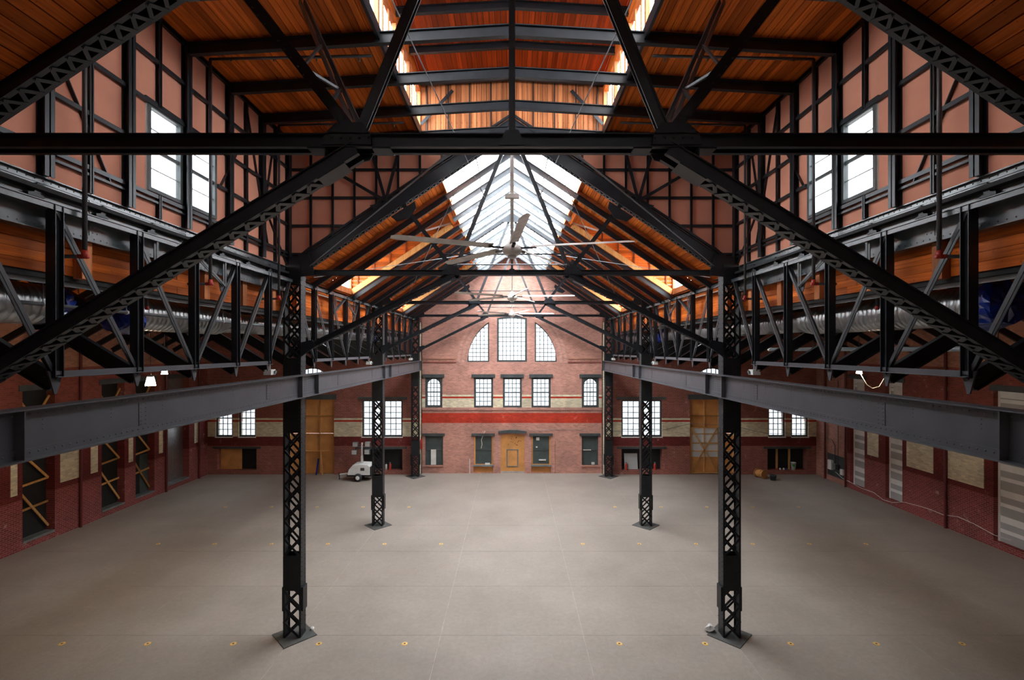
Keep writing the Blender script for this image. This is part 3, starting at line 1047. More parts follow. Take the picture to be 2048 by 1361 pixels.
for i in range(36):
    put('board', me_b, we, (-2.72 + (i + 0.5) * 0.151, 14.42 + random.uniform(0, 0.008), 0))
MB().box(-2.85, 2.85, 14.46, 14.5, 14.6, 16.7).build('roof_sheet', 'void', we)
for i in range(9):
    x = -2.52 + i * 0.63
    MB().box(x - 0.014, x + 0.014, 14.37, 14.42, 14.66, 16.4).build('stud', 'steel', we)
for sx in (-1, 1):
    MB().bar((sx * 2.68, 14.33, 15.1), (sx * 1.75, 14.33, 16.1), 0.02, 0.09).build('brace', 'steel', we)

# ------------------------------------------------------------------ nave roof bays
COS = 1 / math.sqrt(1 + PITCH ** 2)
TH = math.atan(PITCH)
SKX = 2.13
DPX = 0.145 * COS


def nave_roof(y0, y1, where, sky=True):
    SKX = 2.13 if sky else 0.02
    n = int(round((y1 - y0) / RAF))
    ya, yb = y0 + 0.13, y1 - (0.13 if y1 < 33 else 0.0)
    oa, ob = y0 + 2 * RAF, y0 + 4 * RAF
    nb = int((6.55 - SKX) / DPX)
    me_a = MB().box(-0.066, 0.066, ya, oa, 0, 0.03).mesh('plank', 'wood_y')
    me_c = MB().box(-0.066, 0.066, ob, yb, 0, 0.03).mesh('plank', 'wood_y')
    me_f = MB().box(-0.066, 0.066, ya, yb, 0, 0.03).mesh('plank', 'wood_y')
    for sx, side in ((-1, 'left'), (1, 'right')):
        r = thing('ceiling_nave', '%s nave roof slope %s, %s' % ('skylit plank' if sky else 'plank', where, SIDE[sx]), 'roof', group='nave roof slopes', kind='structure')
        for i in range(nb + 1):
            x = SKX + (i + 0.5) * DPX
            z = 15.02 - PITCH * x + random.uniform(0, 0.006)
            for me in ((me_f,) if (not sky or x < 2.35 or x > 6.5) else (me_a, me_c)):
                put('plank', me, r, (sx * x, 0, z), (0, sx * TH, 0))
        for (q0, q1) in (((ya - 0.1, oa), (ob, yb + 0.1)) if sky else ((ya - 0.1, yb + 0.1),)):
            MB().hexa([(sx * SKX, q0, 15.08 - PITCH * SKX), (sx * 6.7, q0, 15.08 - PITCH * 6.7), (sx * 6.7, q1, 15.08 - PITCH * 6.7), (sx * SKX, q1, 15.08 - PITCH * SKX),
                       (sx * SKX, q0, 15.12 - PITCH * SKX), (sx * 6.7, q0, 15.12 - PITCH * 6.7), (sx * 6.7, q1, 15.12 - PITCH * 6.7), (sx * SKX, q1, 15.12 - PITCH * SKX)]).build('roof_sheet', 'void', r)
        for k in range(1, n):
            y = y0 + RAF * k
            if sky and k == 3:
                MB().ibeam((sx * 2.2, y, 14.775 - PITCH * 2.2), (0, y, 14.775), 0.17, 0.075, 0.012, 0.014).build('skylit_rafter', 'skylit_steel', r)
                continue
            MB().ibeam((sx * 6.5, y, 14.775 - PITCH * 6.5), (sx * (SKX - 0.02), y, 14.775 - PITCH * (SKX - 0.02)), 0.17, 0.075, 0.012, 0.014).build('rafter', 'steel', r)
            if sky:
                MB().ibeam((sx * SKX, y, 14.775 - PITCH * SKX), (0, y, 14.775), 0.17, 0.075, 0.012, 0.014).build('skylit_rafter', 'skylit_steel', r)  # upper length of the rafter, daylight put into its colour
            MB().bar((sx * 6.5, y, 14.95 - PITCH * 6.5), (sx * SKX, y, 14.95 - PITCH * SKX), 0.06, 0.11).build('nailer', 'nailer', r)
        if not sky:
            continue
        # skylight
        MB().bar((sx * SKX, ya, 15.04 - PITCH * SKX), (sx * SKX, yb, 15.04 - PITCH * SKX), 0.05, 0.18).build('skylight_curb', 'wood_y', r)
        MB().bar((sx * 1.08, ya, 15.0 - PITCH * 1.08), (sx * 1.08, yb, 15.0 - PITCH * 1.08), 0.03, 0.03).build('glazing_bar', 'sash', r)
        for k in range(n):
            p0, p1 = max(ya, y0 + RAF * k + 0.01), min(yb, y0 + RAF * (k + 1) - 0.01)
            for (u0, u1) in ((0.0, 1.08), (1.08, SKX)):
                MB().hexa([(sx * u0, p0, 15.02 - PITCH * u0), (sx * u1, p0, 15.02 - PITCH * u1), (sx * u1, p1, 15.02 - PITCH * u1), (sx * u0, p1, 15.02 - PITCH * u0),
                           (sx * u0, p0, 15.027 - PITCH * u0), (sx * u1, p0, 15.027 - PITCH * u1), (sx * u1, p1, 15.027 - PITCH * u1), (sx * u0, p1, 15.027 - PITCH * u0)]).build('pane', 'skyglass', r)
        portal('skylight_portal', (sx * SKX / 2, (y0 + y1) / 2, 15.15 - PITCH * SKX / 2), (0, sx * TH, 0), SKX / COS, y1 - y0 - 0.2)
        # dormer
        top = lambda x: 13.62 - 0.29 * (x - 2.2)
        dk = lambda x: 15.06 - PITCH * x
        for yc, face in ((oa, 1), (ob, -1)):
            z = 10.75
            while z < 13.5:
                p = clip([(2.2, z), (6.45, z), (6.45, z + 0.15), (2.2, z + 0.15)], lambda u, w: w - dk(u))
                p = clip(p, lambda u, w: top(u) - w) if len(p) > 2 else []
                if area(p) > 0.01:
                    t0, t1 = sorted((yc, yc - face * 0.03))
                    MB().prism([(sx * u, w) for u, w in p], t0 + 0.0, t1).build('cheek_board', 'wood_x', r)
                z += 0.155
            if face < 0:
                for i in range(6):
                    x = 6.2 - i * 0.64
                    if top(x) - dk(x) > 0.1:
                        MB().box(*sorted((sx * x, sx * (x - 0.05))), yc - 0.05, yc, dk(x) - 0.1, top(x)).build('cheek_batten', 'nailer', r)
                MB().bar((sx * 6.42, yc - 0.06, dk(6.42) - 0.03), (sx * 2.4, yc - 0.06, dk(2.4) - 0.03), 0.05, 0.20).build('trimmer', 'pine', r)
            MB().bar((sx * 2.2, yc + face * 0.03, top(2.2)), (sx * 6.4, yc + face * 0.03, top(6.4)), 0.05, 0.12).build('dormer_trim', 'white', r)
        MB().hexa([(sx * 2.15, oa, top(2.15)), (sx * 6.6, oa, top(6.6)), (sx * 6.6, ob, top(6.6)), (sx * 2.15, ob, top(2.15)),
                   (sx * 2.15, oa, top(2.15) + 0.05), (sx * 6.6, oa, top(6.6) + 0.05), (sx * 6.6, ob, top(6.6) + 0.05), (sx * 2.15, ob, top(2.15) + 0.05)]).build('dormer_ceiling', 'wood_y', r)
        fw = MB()
        wall_mesh(fw, 'Y', *sorted((sx * 6.42, sx * 6.5)), oa, ob, dk(6.45) - 0.1, top(6.45), [(oa + 0.1, ob - 0.1, dk(6.45) + 0.12, top(6.45) - 0.1)])
        fw.build('dormer_window_frame', 'wood_z', r)
        MB().box(sx * 6.46 - 0.004, sx * 6.46 + 0.004, oa + 0.1, ob - 0.1, dk(6.45) + 0.1, top(6.45) - 0.1).build('dormer_pane', 'skyglass', r)
        portal('dormer_portal', (sx * 6.6, (oa + ob) / 2, (dk(6.45) + top(6.45)) / 2), (0, sx * D2R(90), 0), 1.3, 1.1)
    rg = MB().bar((0, ya, 15.06), (0, yb, 15.06), 0.18, 0.05).build('ridge_cap', 'sash')
    tag(rg, 'grey ridge cap along the skylight, %s' % where, 'ridge cap', kind='structure')


M['rafter'] = m_paint('rafter_grey_paint', (0.085, 0.10, 0.11), 0.45)
nave_roof(REAR, FR[0], 'over the rear bay', False)
nave_roof(FR[1], FR[2], 'before the middle columns')
nave_roof(FR[2], FR[3], 'before the brick end wall')
for sx in (-1, 1):
    o = MB()
    o.hexa([(sx * 0, FR[3] + 0.13, 15.02), (sx * 6.6, FR[3] + 0.13, 15.02 - PITCH * 6.6), (sx * 6.6, WALL_Y + 0.4, 15.02 - PITCH * 6.6), (0, WALL_Y + 0.4, 15.02),
            (sx * 0, FR[3] + 0.13, 15.1), (sx * 6.6, FR[3] + 0.13, 15.1 - PITCH * 6.6), (sx * 6.6, WALL_Y + 0.4, 15.1 - PITCH * 6.6), (0, WALL_Y + 0.4, 15.1)])
    o = o.build('ceiling_nave_verge', 'nailer')
    tag(o, 'narrow dark verge of the nave roof against the brick end wall', 'roof', group='nave roof verges', kind='structure')

# ------------------------------------------------------------------ aisle roofs and the valley boards under the nave eaves
for sx, side in ((-1, 'left'), (1, 'right')):
    r = thing('ceiling_aisle_%s' % side, 'dark plank roof of the side aisle %s' % ['', 'with the grey drain pipe', 'with the blue-wrapped duct end'][sx], 'roof', kind='structure')
    ya, yb = REAR - 0.4, AY + 0.2
    for (xa, xb) in ((6.76, ridge_a), (ridge_a, OX + 0.5)):
        za, zb = aisle_line(xa), aisle_line(xb)
        for nm, mt, e0, e1 in (('deck', 'wood_y', 0.0, 0.08), ('roof_sheet', 'white', 0.085, 0.11)):
            MB().hexa([(sx * xa, ya, za + e0), (sx * xb, ya, zb + e0), (sx * xb, yb, zb + e0), (sx * xa, yb, za + e0),
                       (sx * xa, ya, za + e1), (sx * xb, ya, zb + e1), (sx * xb, yb, zb + e1), (sx * xa, yb, za + e1)]).build(nm, mt, r)
    vb = thing('wall_valley_%s' % side, 'orange board strip with wood posts under the eaves %s' % ['', 'above the grey drain pipe', 'above the blue-wrapped duct'][sx], 'wall', kind='structure')
    for b in range(4):
        y0 = REAR + BAY * b
        y1 = y0 + BAY if b < 3 else AY
        ztop = 10.14 if b == 1 else 10.62
        z, j = 9.58, 0
        while z < ztop - 0.02:
            zz = min(z + 0.142, ztop)
            for (q0, q1) in ((y0, y0 + 4.5 + (1.5 if j % 2 else 0)), (y0 + 4.5 + (1.5 if j % 2 else 0), y1)):
                x0, x1 = sorted((sx * (6.80 + random.uniform(0, 0.008)), sx * 6.84))
                MB().box(x0, x1, q0 + 0.004, q1 - 0.004, z + 0.005, zz).build('plank', 'wood_y', vb)
            z += 0.142
            j += 1
        for k in range(6):
            y = y0 + 0.75 + 1.5 * k
            MB().box(*sorted((sx * 6.66, sx * 6.80)), y - 0.09, y + 0.09, 9.55, ztop).build('post', 'wood_z', vb)
    MB().box(*sorted((sx * 6.84, sx * 6.95)), ya, yb, 9.5, 10.72).build('backing_board', 'void', vb)
    MB().box(*sorted((sx * 6.5, sx * 7.0)), ya, yb, 10.66, 10.72).build('gutter_sheet', 'void', vb)
    for i, (a, b) in enumerate(REARW):
        portal('outer_portal', (sx * (OX + 0.4), (a + b) / 2, 4.5), (0, sx * D2R(90), 0), 4.2, b - a)
for (a, b, z0, z1) in [(U(650), U(877), V(395), V(60)), (U(425), U(590), V(395), V(100)), (U(937), U(1103), V(395), V(100))] + [(U(p), U(q), V(742), V(513)) for p, q in mid_rects + arch_rects]:
    portal('end_portal', ((a + b) / 2, WALL_Y + 0.4, (z0 + z1) / 2), (D2R(90), 0, D2R(180)), b - a, z1 - z0)
for sx in (-1, 1):
    for a, b in AISLE_WIN:
        portal('aisle_portal', (sx * (a + b) / 2, AY + 0.5, 3.8), (D2R(90), 0, D2R(180)), b - a, 2.5)

# ================================================================== STEELWORK
# ------------------------------------------------------------------ lattice columns
def make_column():
    t = thing('lattice_column', 'x', 'column')
    q = 0.665
    MB().prism([(q, 0), (0, q), (-q, 0), (0, -q)], 0.0, 0.025, 'Z').build('base_plate', 'baseplate', t)
    hx, hy, top = 0.26, 0.17, 10.95
    for s in (-1, 1):
        mb = MB()
        mb.box(*sorted((s * hx, s * (hx - 0.02))), -hy, hy, 0.025, top)
        for fy in (-1, 1):
            mb.box(*sorted((s * hx, s * (hx - 0.055))), *sorted((fy * hy, fy * (hy - 0.015))), 0.025, top)
        ch = mb.build('channel', 'column', t)
        rv = MB()
        z = 0.12
        while z < top:
            for y in (-0.11, 0.11):
                rv.dome((s * hx, y, z), (s, 0, 0), 0.02)
            z += 0.14
        rv.build('rivets', 'column', ch, stuff=True)
        MB().box(*sorted((s * hx, s * (hx + 0.05))), -0.13, 0.15, 0.78, 1.48).build('side_bracket', 'column', t)
    for fy in (-1, 1):
        for (z0, z1) in ((1.40, 2.42), (6.02, 8.2), (10.38, top)):
            p = MB().box(-hx + 0.005, hx - 0.005, *sorted((fy * hy, fy * (hy + 0.014))), z0, z1).build('cover_plate', 'column', t)
            rv = MB()
            z = z0 + 0.06
            while z < z1:
                for x in (-0.21, 0.21):
                    rv.dome((x, fy * (hy + 0.014), z), (0, fy, 0), 0.016)
                z += 0.11
            rv.build('rivets', 'column', p, stuff=True)
        L = 0.46
        ln = math.hypot(L, 0.5)
        me = MB().box(-ln / 2, ln / 2, -0.006, 0.006, -0.032, 0.032).mesh('lattice_bar', 'column')
        for (z0, z1) in ((0.03, 1.40), (2.42, 6.02), (8.2, 10.38)):
            n = max(1, round((z1 - z0) / 0.5))
            h = (z1 - z0) / n
            ang = math.atan2(h, L)
            for i in range(n):
                zc = z0 + (i + 0.5) * h
                put('lattice_bar', me, t, (0, fy * (hy + 0.006), zc), (0, -ang, 0))
                put('lattice_bar', me, t, (0, fy * (hy + 0.018), zc), (0, ang, 0))
    return t


COL_LAB = ['black riveted lattice column under the first truss', 'black riveted lattice column at the far corner of the raised bay',
           'black riveted lattice column midway along the nave', 'black riveted lattice column standing against the brick end wall']
col0 = make_column()
first = True
for y, lab in zip(FR, COL_LAB):
    for sx in (-1, 1):
        if first:
            o = col0
            o.location = (sx * CX, y, 0)
            first = False
        else:
            o = dup(col0, (sx * CX, y, 0))
        o['label'] = lab
        o['group'] = 'lattice columns'
        o['label'] = lab + ', ' + SIDE[sx]


# ------------------------------------------------------------------ scissor trusses over the nave
def lacing(parent, a, b, w, period, bw, below, mat, singles):
    """Zigzag lacing bars across a chord running in the XZ plane from a to b."""
    a, b = Vector(a), Vector(b)
    d = (b - a)
    L = d.length
    d.normalize()
    nrm = Vector((0, 1, 0)).cross(d)
    if nrm.z < 0:
        nrm = -nrm
    n = int(L / (period / 2))
    mb = MB()
    for i in range(n):
        p = a + d * (period / 2 * i) - nrm * below + Vector((0, (w / 2 if i % 2 else -w / 2), 0))
        q = a + d * (period / 2 * (i + 1)) - nrm * below + Vector((0, (-w / 2 if i % 2 else w / 2), 0))
        if singles:
            MB().bar(p, q, bw, 0.010, nrm, (0, 0.008 * (i % 2))).build('lacing_bar', mat, parent)
        else:
            mb.bar(p, q, bw, 0.010, nrm, (0, 0.008 * (i % 2)))
    if not singles:
        mb.build('lacing', mat, parent, stuff=True)


def make_truss(lab, group, heel, singles, collar=True):
    t = thing('roof_truss', lab, 'truss', group=group)
    ZT, NX = 10.72, 1.70
    for sx in (-1, 1):
        # rafter: two deep channels laced underneath
        a = Vector((sx * 6.5, 0, 14.85 - PITCH * 6.5 + 0.21))
        b = Vector((0, 0, 14.85 + 0.21))
        mb = MB()
        for sy in (-1, 1):
            off = Vector((0, sy * 0.095, 0))
            mb.bar(a + off, b + off, 0.015, 0.35, (0, 0, 1))
            mb.bar(a + off, b + off, 0.06, 0.018, (0, 0, 1), (0, -0.17))
        mb.bar(a, b, 0.28, 0.018, (0, 0, 1), (0, 0.17))
        rf = mb.build('rafter', 'steel', t)
        lacing(rf, a, b, 0.19, 0.21, 0.045, 0.19, 'steel', singles)
        # lower chord
        a = Vector((sx * 6.17, 0, heel))
        b = Vector((sx * NX, 0, ZT - 0.08))
        mb = MB()
        for sy in (-1, 1):
            off = Vector((0, sy * 0.09, 0))
            mb.bar(a + off, b + off, 0.014, 0.15)
            mb.bar(a + off, b + off, 0.06, 0.014, (0, 0, 1), (0, -0.07))
            mb.bar(a + off, b + off, 0.07, 0.014, (0, 0, 1), (0, 0.07))
        lc = mb.build('lower_chord', 'steel', t)
        e = a + (b - a) * 0.93
        lacing(lc, a, e, 0.19, 0.20, 0.05, 0.085, 'steel', singles)
        d = (b - a).normalized()
        MB().bar(a + (b - a) * 0.90, a + (b - a) * 0.965, 0.26, 0.012, (0, 0, 1), (0, -0.09)).build('batten_plate', 'steel', lc)
        # struts from the node
        p = Vector((sx * NX, 0, ZT + 0.05))
        r1 = Vector((sx * 3.25, 0, 14.95 - PITCH * 3.25))
        mb = MB()
        for sy in (-1, 1):
            off = Vector((0, sy * 0.07, 0))
            mb.bar(p + off, r1 + off, 0.012, 0.12)
            mb.bar(p + off, r1 + off, 0.05, 0.012, (0, 0, 1), (0, 0.055))
            mb.bar(p + off, r1 + off, 0.05, 0.012, (0, 0, 1), (0, -0.055))
        s1 = mb.build('strut', 'steel', t)
        for i in range(1, 6):
            c = p + (r1 - p) * (i / 6)
            MB().bar(c - Vector((0, 0.08, 0)), c + Vector((0, 0.08, 0)), 0.10, 0.012, (0, 0, 1)).build('batten_plate', 'steel', s1)
        rv = MB()
        dd = (r1 - p).normalized()
        nn = Vector((0, 1, 0)).cross(dd) * sx
        for i in range(22):
            c = p + (r1 - p) * ((i + 0.5) / 22)
            rv.dome(c + Vector((0, -0.09, 0)) + nn * 0.035, (0, -1, 0), 0.016)
        rv.build('rivets', 'steel', s1, stuff=True)
        r2 = Vector((sx * 0.10, 0, 14.75))
        mb = MB()
        for sy in (-1, 1):
            off = Vector((0, sy * 0.035, 0))
            mb.bar(p + off, r2 + off, 0.012, 0.11)
            mb.bar(p + off, r2 + off, 0.05, 0.012, (0, 0, 1), (sy * 0.02, 0.05))
        mb.build('strut', 'diag', t)  # paler than the truss steel: light falling on it put into the colour
        # gussets
        gp = MB().prism([(sx * (NX - 0.18), ZT - 0.05), (sx * (NX + 0.36), ZT - 0.05), (sx * (NX + 0.32), ZT + 0.08), (sx * (NX + 0.20), ZT + 0.19), (sx * (NX - 0.08), ZT + 0.19), (sx * (NX - 0.16), ZT + 0.08)], -0.115, -0.10)
        gp.prism([(sx * (NX - 0.10), ZT - 0.14), (sx * (NX + 0.40), ZT - 0.24), (sx * (NX + 0.42), ZT + 0.06), (sx * (NX - 0.22), ZT + 0.06)], 0.10, 0.115)
        gp = gp.build('gusset_plate', 'steel', t)
        rv = MB()
        for i in range(6):
            rv.dome((sx * (NX - 0.15 + i * 0.10), -0.115, ZT + 0.02), (0, -1, 0), 0.018)
        for i in range(4):
            rv.dome((sx * (NX + 0.12 + 0.06 * i), -0.115, ZT + 0.08 + 0.05 * (3 - i)), (0, -1, 0), 0.018)
        rv.build('rivets', 'steel', gp, stuff=True)
        MB().box(*sorted((sx * (NX - 0.38), sx * (NX - 0.18))), -0.10, 0.10, ZT - 0.09, ZT - 0.077).build('splice_plate', 'steel', t)
        MB().box(*sorted((sx * (NX + 0.32), sx * (NX + 0.52))), -0.10, 0.10, ZT - 0.09, ZT - 0.077).build('splice_plate', 'steel', t)
        MB().prism([(sx * 2.85, 12.80), (sx * 3.55, 12.34), (sx * 3.35, 12.20), (sx * 3.0, 12.30), (sx * 2.8, 12.6)], -0.15, -0.135).build('gusset_plate', 'steel', t)
        MB().prism([(sx * 6.55, 10.55), (sx * 5.8, 10.62), (sx * 5.8, 10.80), (sx * 5.95, 11.25), (sx * 6.55, 11.15)], -0.155, -0.14).build('gusset_plate', 'steel', t)
        MB().prism([(sx * 6.2, heel - 0.22), (sx * 5.75, heel + 0.12), (sx * 5.85, heel + 0.30), (sx * 6.2, heel + 0.22)], -0.13, -0.115).build('gusset_plate', 'steel', t)
        if collar:
            MB().tube((0, 0.02, 11.28), (sx * 2.08, 0.02, 11.28), 0.022, 6).build('collar_rod', 'steel', t)
        else:
            n0, n1 = Vector((sx * 1.75, 0.12, 10.95)), Vector((sx * 3.6, 2.94, 14.42))
            mb = MB()
            for sy in (-1, 1):
                mb.bar(n0 + Vector((sx * sy * 0.04, 0, 0)), n1 + Vector((sx * sy * 0.04, 0, 0)), 0.015, 0.09)
            mb.build('ceiling_brace', 'steel', t)
            MB().bar((sx * 2.03, 0.05, 11.2), n0 + (n1 - n0) * 0.22, 0.04, 0.04).build('brace_link', 'steel', t)
            MB().bar((sx * 2.35, 0.08, 11.62), n0 + (n1 - n0) * 0.22, 0.03, 0.03).build('brace_link', 'steel', t)
            MB().bar((sx * 2.35, 0.08, 11.62), n0 + (n1 - n0) * 0.55, 0.03, 0.03).build('brace_link', 'steel', t)
    mb = MB()
    for sy in (-1, 1):
        mb.box(-6.4, 6.4, *sorted((sy * 0.045, sy * 0.057)), ZT - 0.075, ZT + 0.075)
        mb.box(-6.4, 6.4, *sorted((sy * 0.045, sy * 0.115)), ZT + 0.063, ZT + 0.075)
        mb.box(-6.4, 6.4, *sorted((sy * 0.045, sy * 0.115)), ZT - 0.075, ZT - 0.063)
    mb.build('tie', 'steel', t)
    mb = MB()
    for sy in (-1, 1):
        mb.box(-0.035, 0.035, *sorted((sy * 0.02, sy * 0.035)), ZT, 14.95)
    mb.build('king_post', 'diag', t)  # same paler colour as the inner struts, standing in for light
    MB().prism([(-0.5, 14.55), (0.5, 14.55), (0.45, 14.75), (0.0, 15.05), (-0.45, 14.75)], -0.155, -0.14).build('gusset_plate', 'steel', t)
    MB().prism([(-0.14, ZT - 0.06), (0.14, ZT - 0.06), (0.07, ZT + 0.10), (-0.07, ZT + 0.10)], -0.13, -0.117).build('gusset_plate', 'steel', t)
    return t


tr = make_truss('black riveted truss of the raised bay with broad laced lower chords', None, 7.92, True, False)
tr.location = (0, FR[0], 0)
tr1 = make_truss('black scissor truss carrying the pink gable above the nave', None, 8.44, False)
tr1.location = (0, FR[1], 0)
tr2 = dup(tr1, (0, FR[2], 0), label='black scissor truss over the middle columns of the nave')
tr3 = dup(tr1, (0, FR[3], 0), label='black scissor truss next to the brick end wall')


# ------------------------------------------------------------------ longitudinal trusses on the column lines
def make_long_truss():
    t = thing('longitudinal_truss', 'x', 'truss')
    ZB, ZTp = 8.10, 10.50
    ys = [1.5 * k for k in range(1, 6)]
    mb = MB()
    for s in (-1, 1):
        mb.box(s * 0.05 - 0.006, s * 0.05 + 0.006, 0.15, BAY - 0.15, ZTp - 0.09, ZTp)
        mb.box(*sorted((s * 0.05, s * 0.075)), 0.15, BAY - 0.15, ZTp - 0.012, ZTp)
    mb.build('top_chord', 'eave', t)
    mb = MB()
    for s in (-1, 1):
        mb.box(s * 0.04 - 0.006, s * 0.04 + 0.006, ys[0] - 0.06, ys[-1] + 0.06, ZB - 0.045, ZB + 0.045)
        mb.box(*sorted((s * 0.04, s * 0.1)), ys[0] - 0.06, ys[-1] + 0.06, ZB - 0.045, ZB - 0.033)
    mb.build('bottom_chord', 'girder', t)
    for y in ys:
        mb = MB().box(-0.012, 0.012, y - 0.06, y + 0.06, ZB - 0.05, ZTp)
        mb.box(-0.07, 0.07, y - 0.068, y - 0.056, ZB - 0.05, ZTp).box(-0.07, 0.07, y + 0.056, y + 0.068, ZB - 0.05, ZTp)
        mb.build('vertical', 'steel', t)
        MB().prism([(y - 0.12, ZB + 0.05), (y + 0.12, ZB + 0.05), (y + 0.02, ZB - 0.28), (y - 0.02, ZB - 0.28)], -0.012, 0.012, 'X').build('node_plate', 'girder', t)
    mid = ys[2]

    def diag(ya, za, yb, zb, w=0.06, nm='diagonal'):
        mb = MB()
        for s in (-1, 1):
            mb.bar((s * 0.025, ya, za), (s * 0.025, yb, zb), 0.012, w, (0, 0, 1))
        mb.bar((-0.04, ya, za), (-0.04, yb, zb), 0.035, 0.012, (0, 0, 1), (0, w / 2))
        mb.build(nm, 'diag', t)
    for (ta, bb) in ((0.25, 1.5), (1.5, 3.0), (3.0, 4.5), (6.0, 4.5), (7.5, 6.0), (8.75, 7.5)):
        diag(ta, ZTp - 0.08, bb + (0.06 if ta > bb else -0.06), ZB + 0.06, 0.058)
    for s in (-1, 1):
        # short strut from the middle vertical's head to the diagonal beside it
        diag(4.5 + s * 0.08, ZTp - 0.12, 4.5 + s * 1.05, ZTp - 0.62, 0.05, 'short_strut')
        diag(4.5 + s * 1.05, ZTp - 0.62, 4.5 + s * 1.05, ZTp - 0.08, 0.05, 'short_strut')
        MB().prism([(4.5 + s * 0.9, ZTp - 0.55), (4.5 + s * 1.12, ZTp - 0.5), (4.5 + s * 1.1, ZTp - 0.75), (4.5 + s * 0.98, ZTp - 0.75)], -0.05, -0.035, 'X').build('node_plate', 'girder', t)
    return t


LT_LAB = ['black open truss along the eaves of the rear bay', 'black open truss below the plate girder of the raised bay',
          'black open eaves truss between corner and middle columns', 'black open eaves truss next to the brick end wall']
lt0 = make_long_truss()
first = True
for b in range(4):
    for sx in (-1, 1):
        loc = (sx * 6.46, REAR + BAY * b, 0)
        o = lt0 if first else dup(lt0, loc)
        first = False
        o.location = loc
        if sx > 0:
            o.scale = (-1, 1, 1)
        o['label'] = LT_LAB[b]
        o['group'] = 'eaves trusses'
        o['label'] = LT_LAB[b] + ', ' + SIDE[sx]


# ------------------------------------------------------------------ crane girders
def make_crane():
    t = thing('crane_girder', 'x', 'girder')
    z0, z1, L = 7.08, 7.72, BAY
    MB().box(-0.008, 0.008, 0, L, z0, z1).build('web', 'girder', t)
    mb = MB().box(-0.15, 0.15, 0, L, z1 - 0.018, z1).box(0.008, 0.022, 0, L, z1 - 0.13, z1 - 0.018)
    tf = mb.build('top_flange', 'girder', t)
    mb = MB().box(-0.15, 0.15, 0, L, z0, z0 + 0.018).box(0.008, 0.022, 0, L, z0 + 0.018, z0 + 0.13)
    bf = mb.build('bottom_flange', 'girder', t)
    for par, z in ((tf, z1 - 0.08), (bf, z0 + 0.08)):
        rv = MB()
        y = 0.06
        while y < L:
            rv.dome((0.022, y, z), (1, 0, 0), 0.018)
            y += 0.11
        rv.build('rivets', 'girder', par, stuff=True)
    for y in (0.55, L - 0.6):
        s = MB().box(0.008, 0.13, y - 0.008, y + 0.008, z0 + 0.02, z1 - 0.02).box(0.008, 0.02, y, y + 0.09, z0 + 0.02, z1 - 0.02).build('stiffener', 'girder', t)
        rv = MB()
        for i in range(7):
            rv.dome((0.02, y + 0.06, z0 + 0.1 + i * 0.075), (1, 0, 0), 0.016)
        rv.build('rivets', 'girder', s, stuff=True)
    for y in (2.6, 6.7):
        s = MB().box(0.008, 0.016, y - 0.09, y + 0.09, z0 + 0.13, z1 - 0.13).build('splice_plate', 'girder', t)
        rv = MB()
        for i in range(6):
            for dy in (-0.05, 0.05):
                rv.dome((0.016, y + dy, z0 + 0.15 + i * 0.066), (1, 0, 0), 0.016)
        rv.build('rivets', 'girder', s, stuff=True)
    rv = MB()
    for k in range(8):
        for i in range(3):
            rv.dome((0.008, 0.9 + 1.07 * k, z1 - 0.17 - 0.06 * i), (1, 0, 0), 0.014)
    for i in range(8):
        for y in (0.08, 0.2, L - 0.08, L - 0.2):
            rv.dome((0.008, y, z0 + 0.1 + i * 0.065), (1, 0, 0), 0.018)
    rv.build('rivets', 'girder', t, stuff=True)
    return t


CG_LAB = ['grey riveted crane girder of the rear bay', 'grey riveted crane girder of the raised bay',
          'grey riveted crane girder between corner and middle columns', 'grey riveted crane girder running into the brick end wall']
cg0 = make_crane()
first = True
for b in range(4):
    for sx in (-1, 1):
        loc = (sx * 6.06, REAR + BAY * b, 0)
        o = cg0 if first else dup(cg0, loc)
        first = False
        o.location = loc
        if sx > 0:
            o.scale = (-1, 1, 1)
        o['label'] = CG_LAB[b]
        o['group'] = 'crane girders'
        o['label'] = CG_LAB[b] + ', ' + SIDE[sx]


# ------------------------------------------------------------------ plate girders under the pink walls
def make_plate_girder():
    t = thing('plate_girder', 'x', 'girder')
    z0, z1 = 10.13, 10.88
    MB().box(-0.008, 0.008, 0, BAY, z0, z1).build('web', 'eave', t)
    tf = MB().box(-0.12, 0.075, 0, BAY, z1 - 0.016, z1).box(0.008, 0.02, 0, BAY, z1 - 0.09, z1 - 0.016).build('top_flange', 'eave', t)
    bf = MB().box(-0.12, 0.075, 0, BAY, z0, z0 + 0.016).box(0.008, 0.02, 0, BAY, z0 + 0.02, z0 + 0.11).build('bottom_flange', 'eave', t)
    rv = MB()
    y = 0.05
    while y < BAY:
        rv.dome((0.02, y, z0 + 0.065), (1, 0, 0), 0.014)
        rv.dome((0.02, y, z1 - 0.05), (1, 0, 0), 0.014)
        y += 0.12
    rv.build('rivets', 'eave', bf, stuff=True)
    for y in (0.6, 2.35, 4.6, 6.4, 8.2):
        s = MB().box(0.008, 0.015, y - 0.1, y + 0.1, z0 + 0.11, z1 - 0.03).build('splice_plate', 'eave', t)
        rv = MB()
        for i in range(7):
            for dy in (-0.04, 0.04):
                rv.dome((0.015, y + dy, z0 + 0.16 + i * 0.085), (1, 0, 0), 0.013)
        rv.build('rivets', 'eave', s, stuff=True)
    for k in range(8):
        y = 0.25 + 1.08 * k
        MB().prism([(y - 0.12, 10.56), (y + 0.12, 10.56), (y + 0.10, 10.60), (y + 0.05, 10.60), (y + 0.09, 10.74), (y + 0.01, 10.76), (y - 0.04, 10.62), (y - 0.12, 10.60)], 0.02, 0.09, 'X').build('clip', 'column', t)
    return t


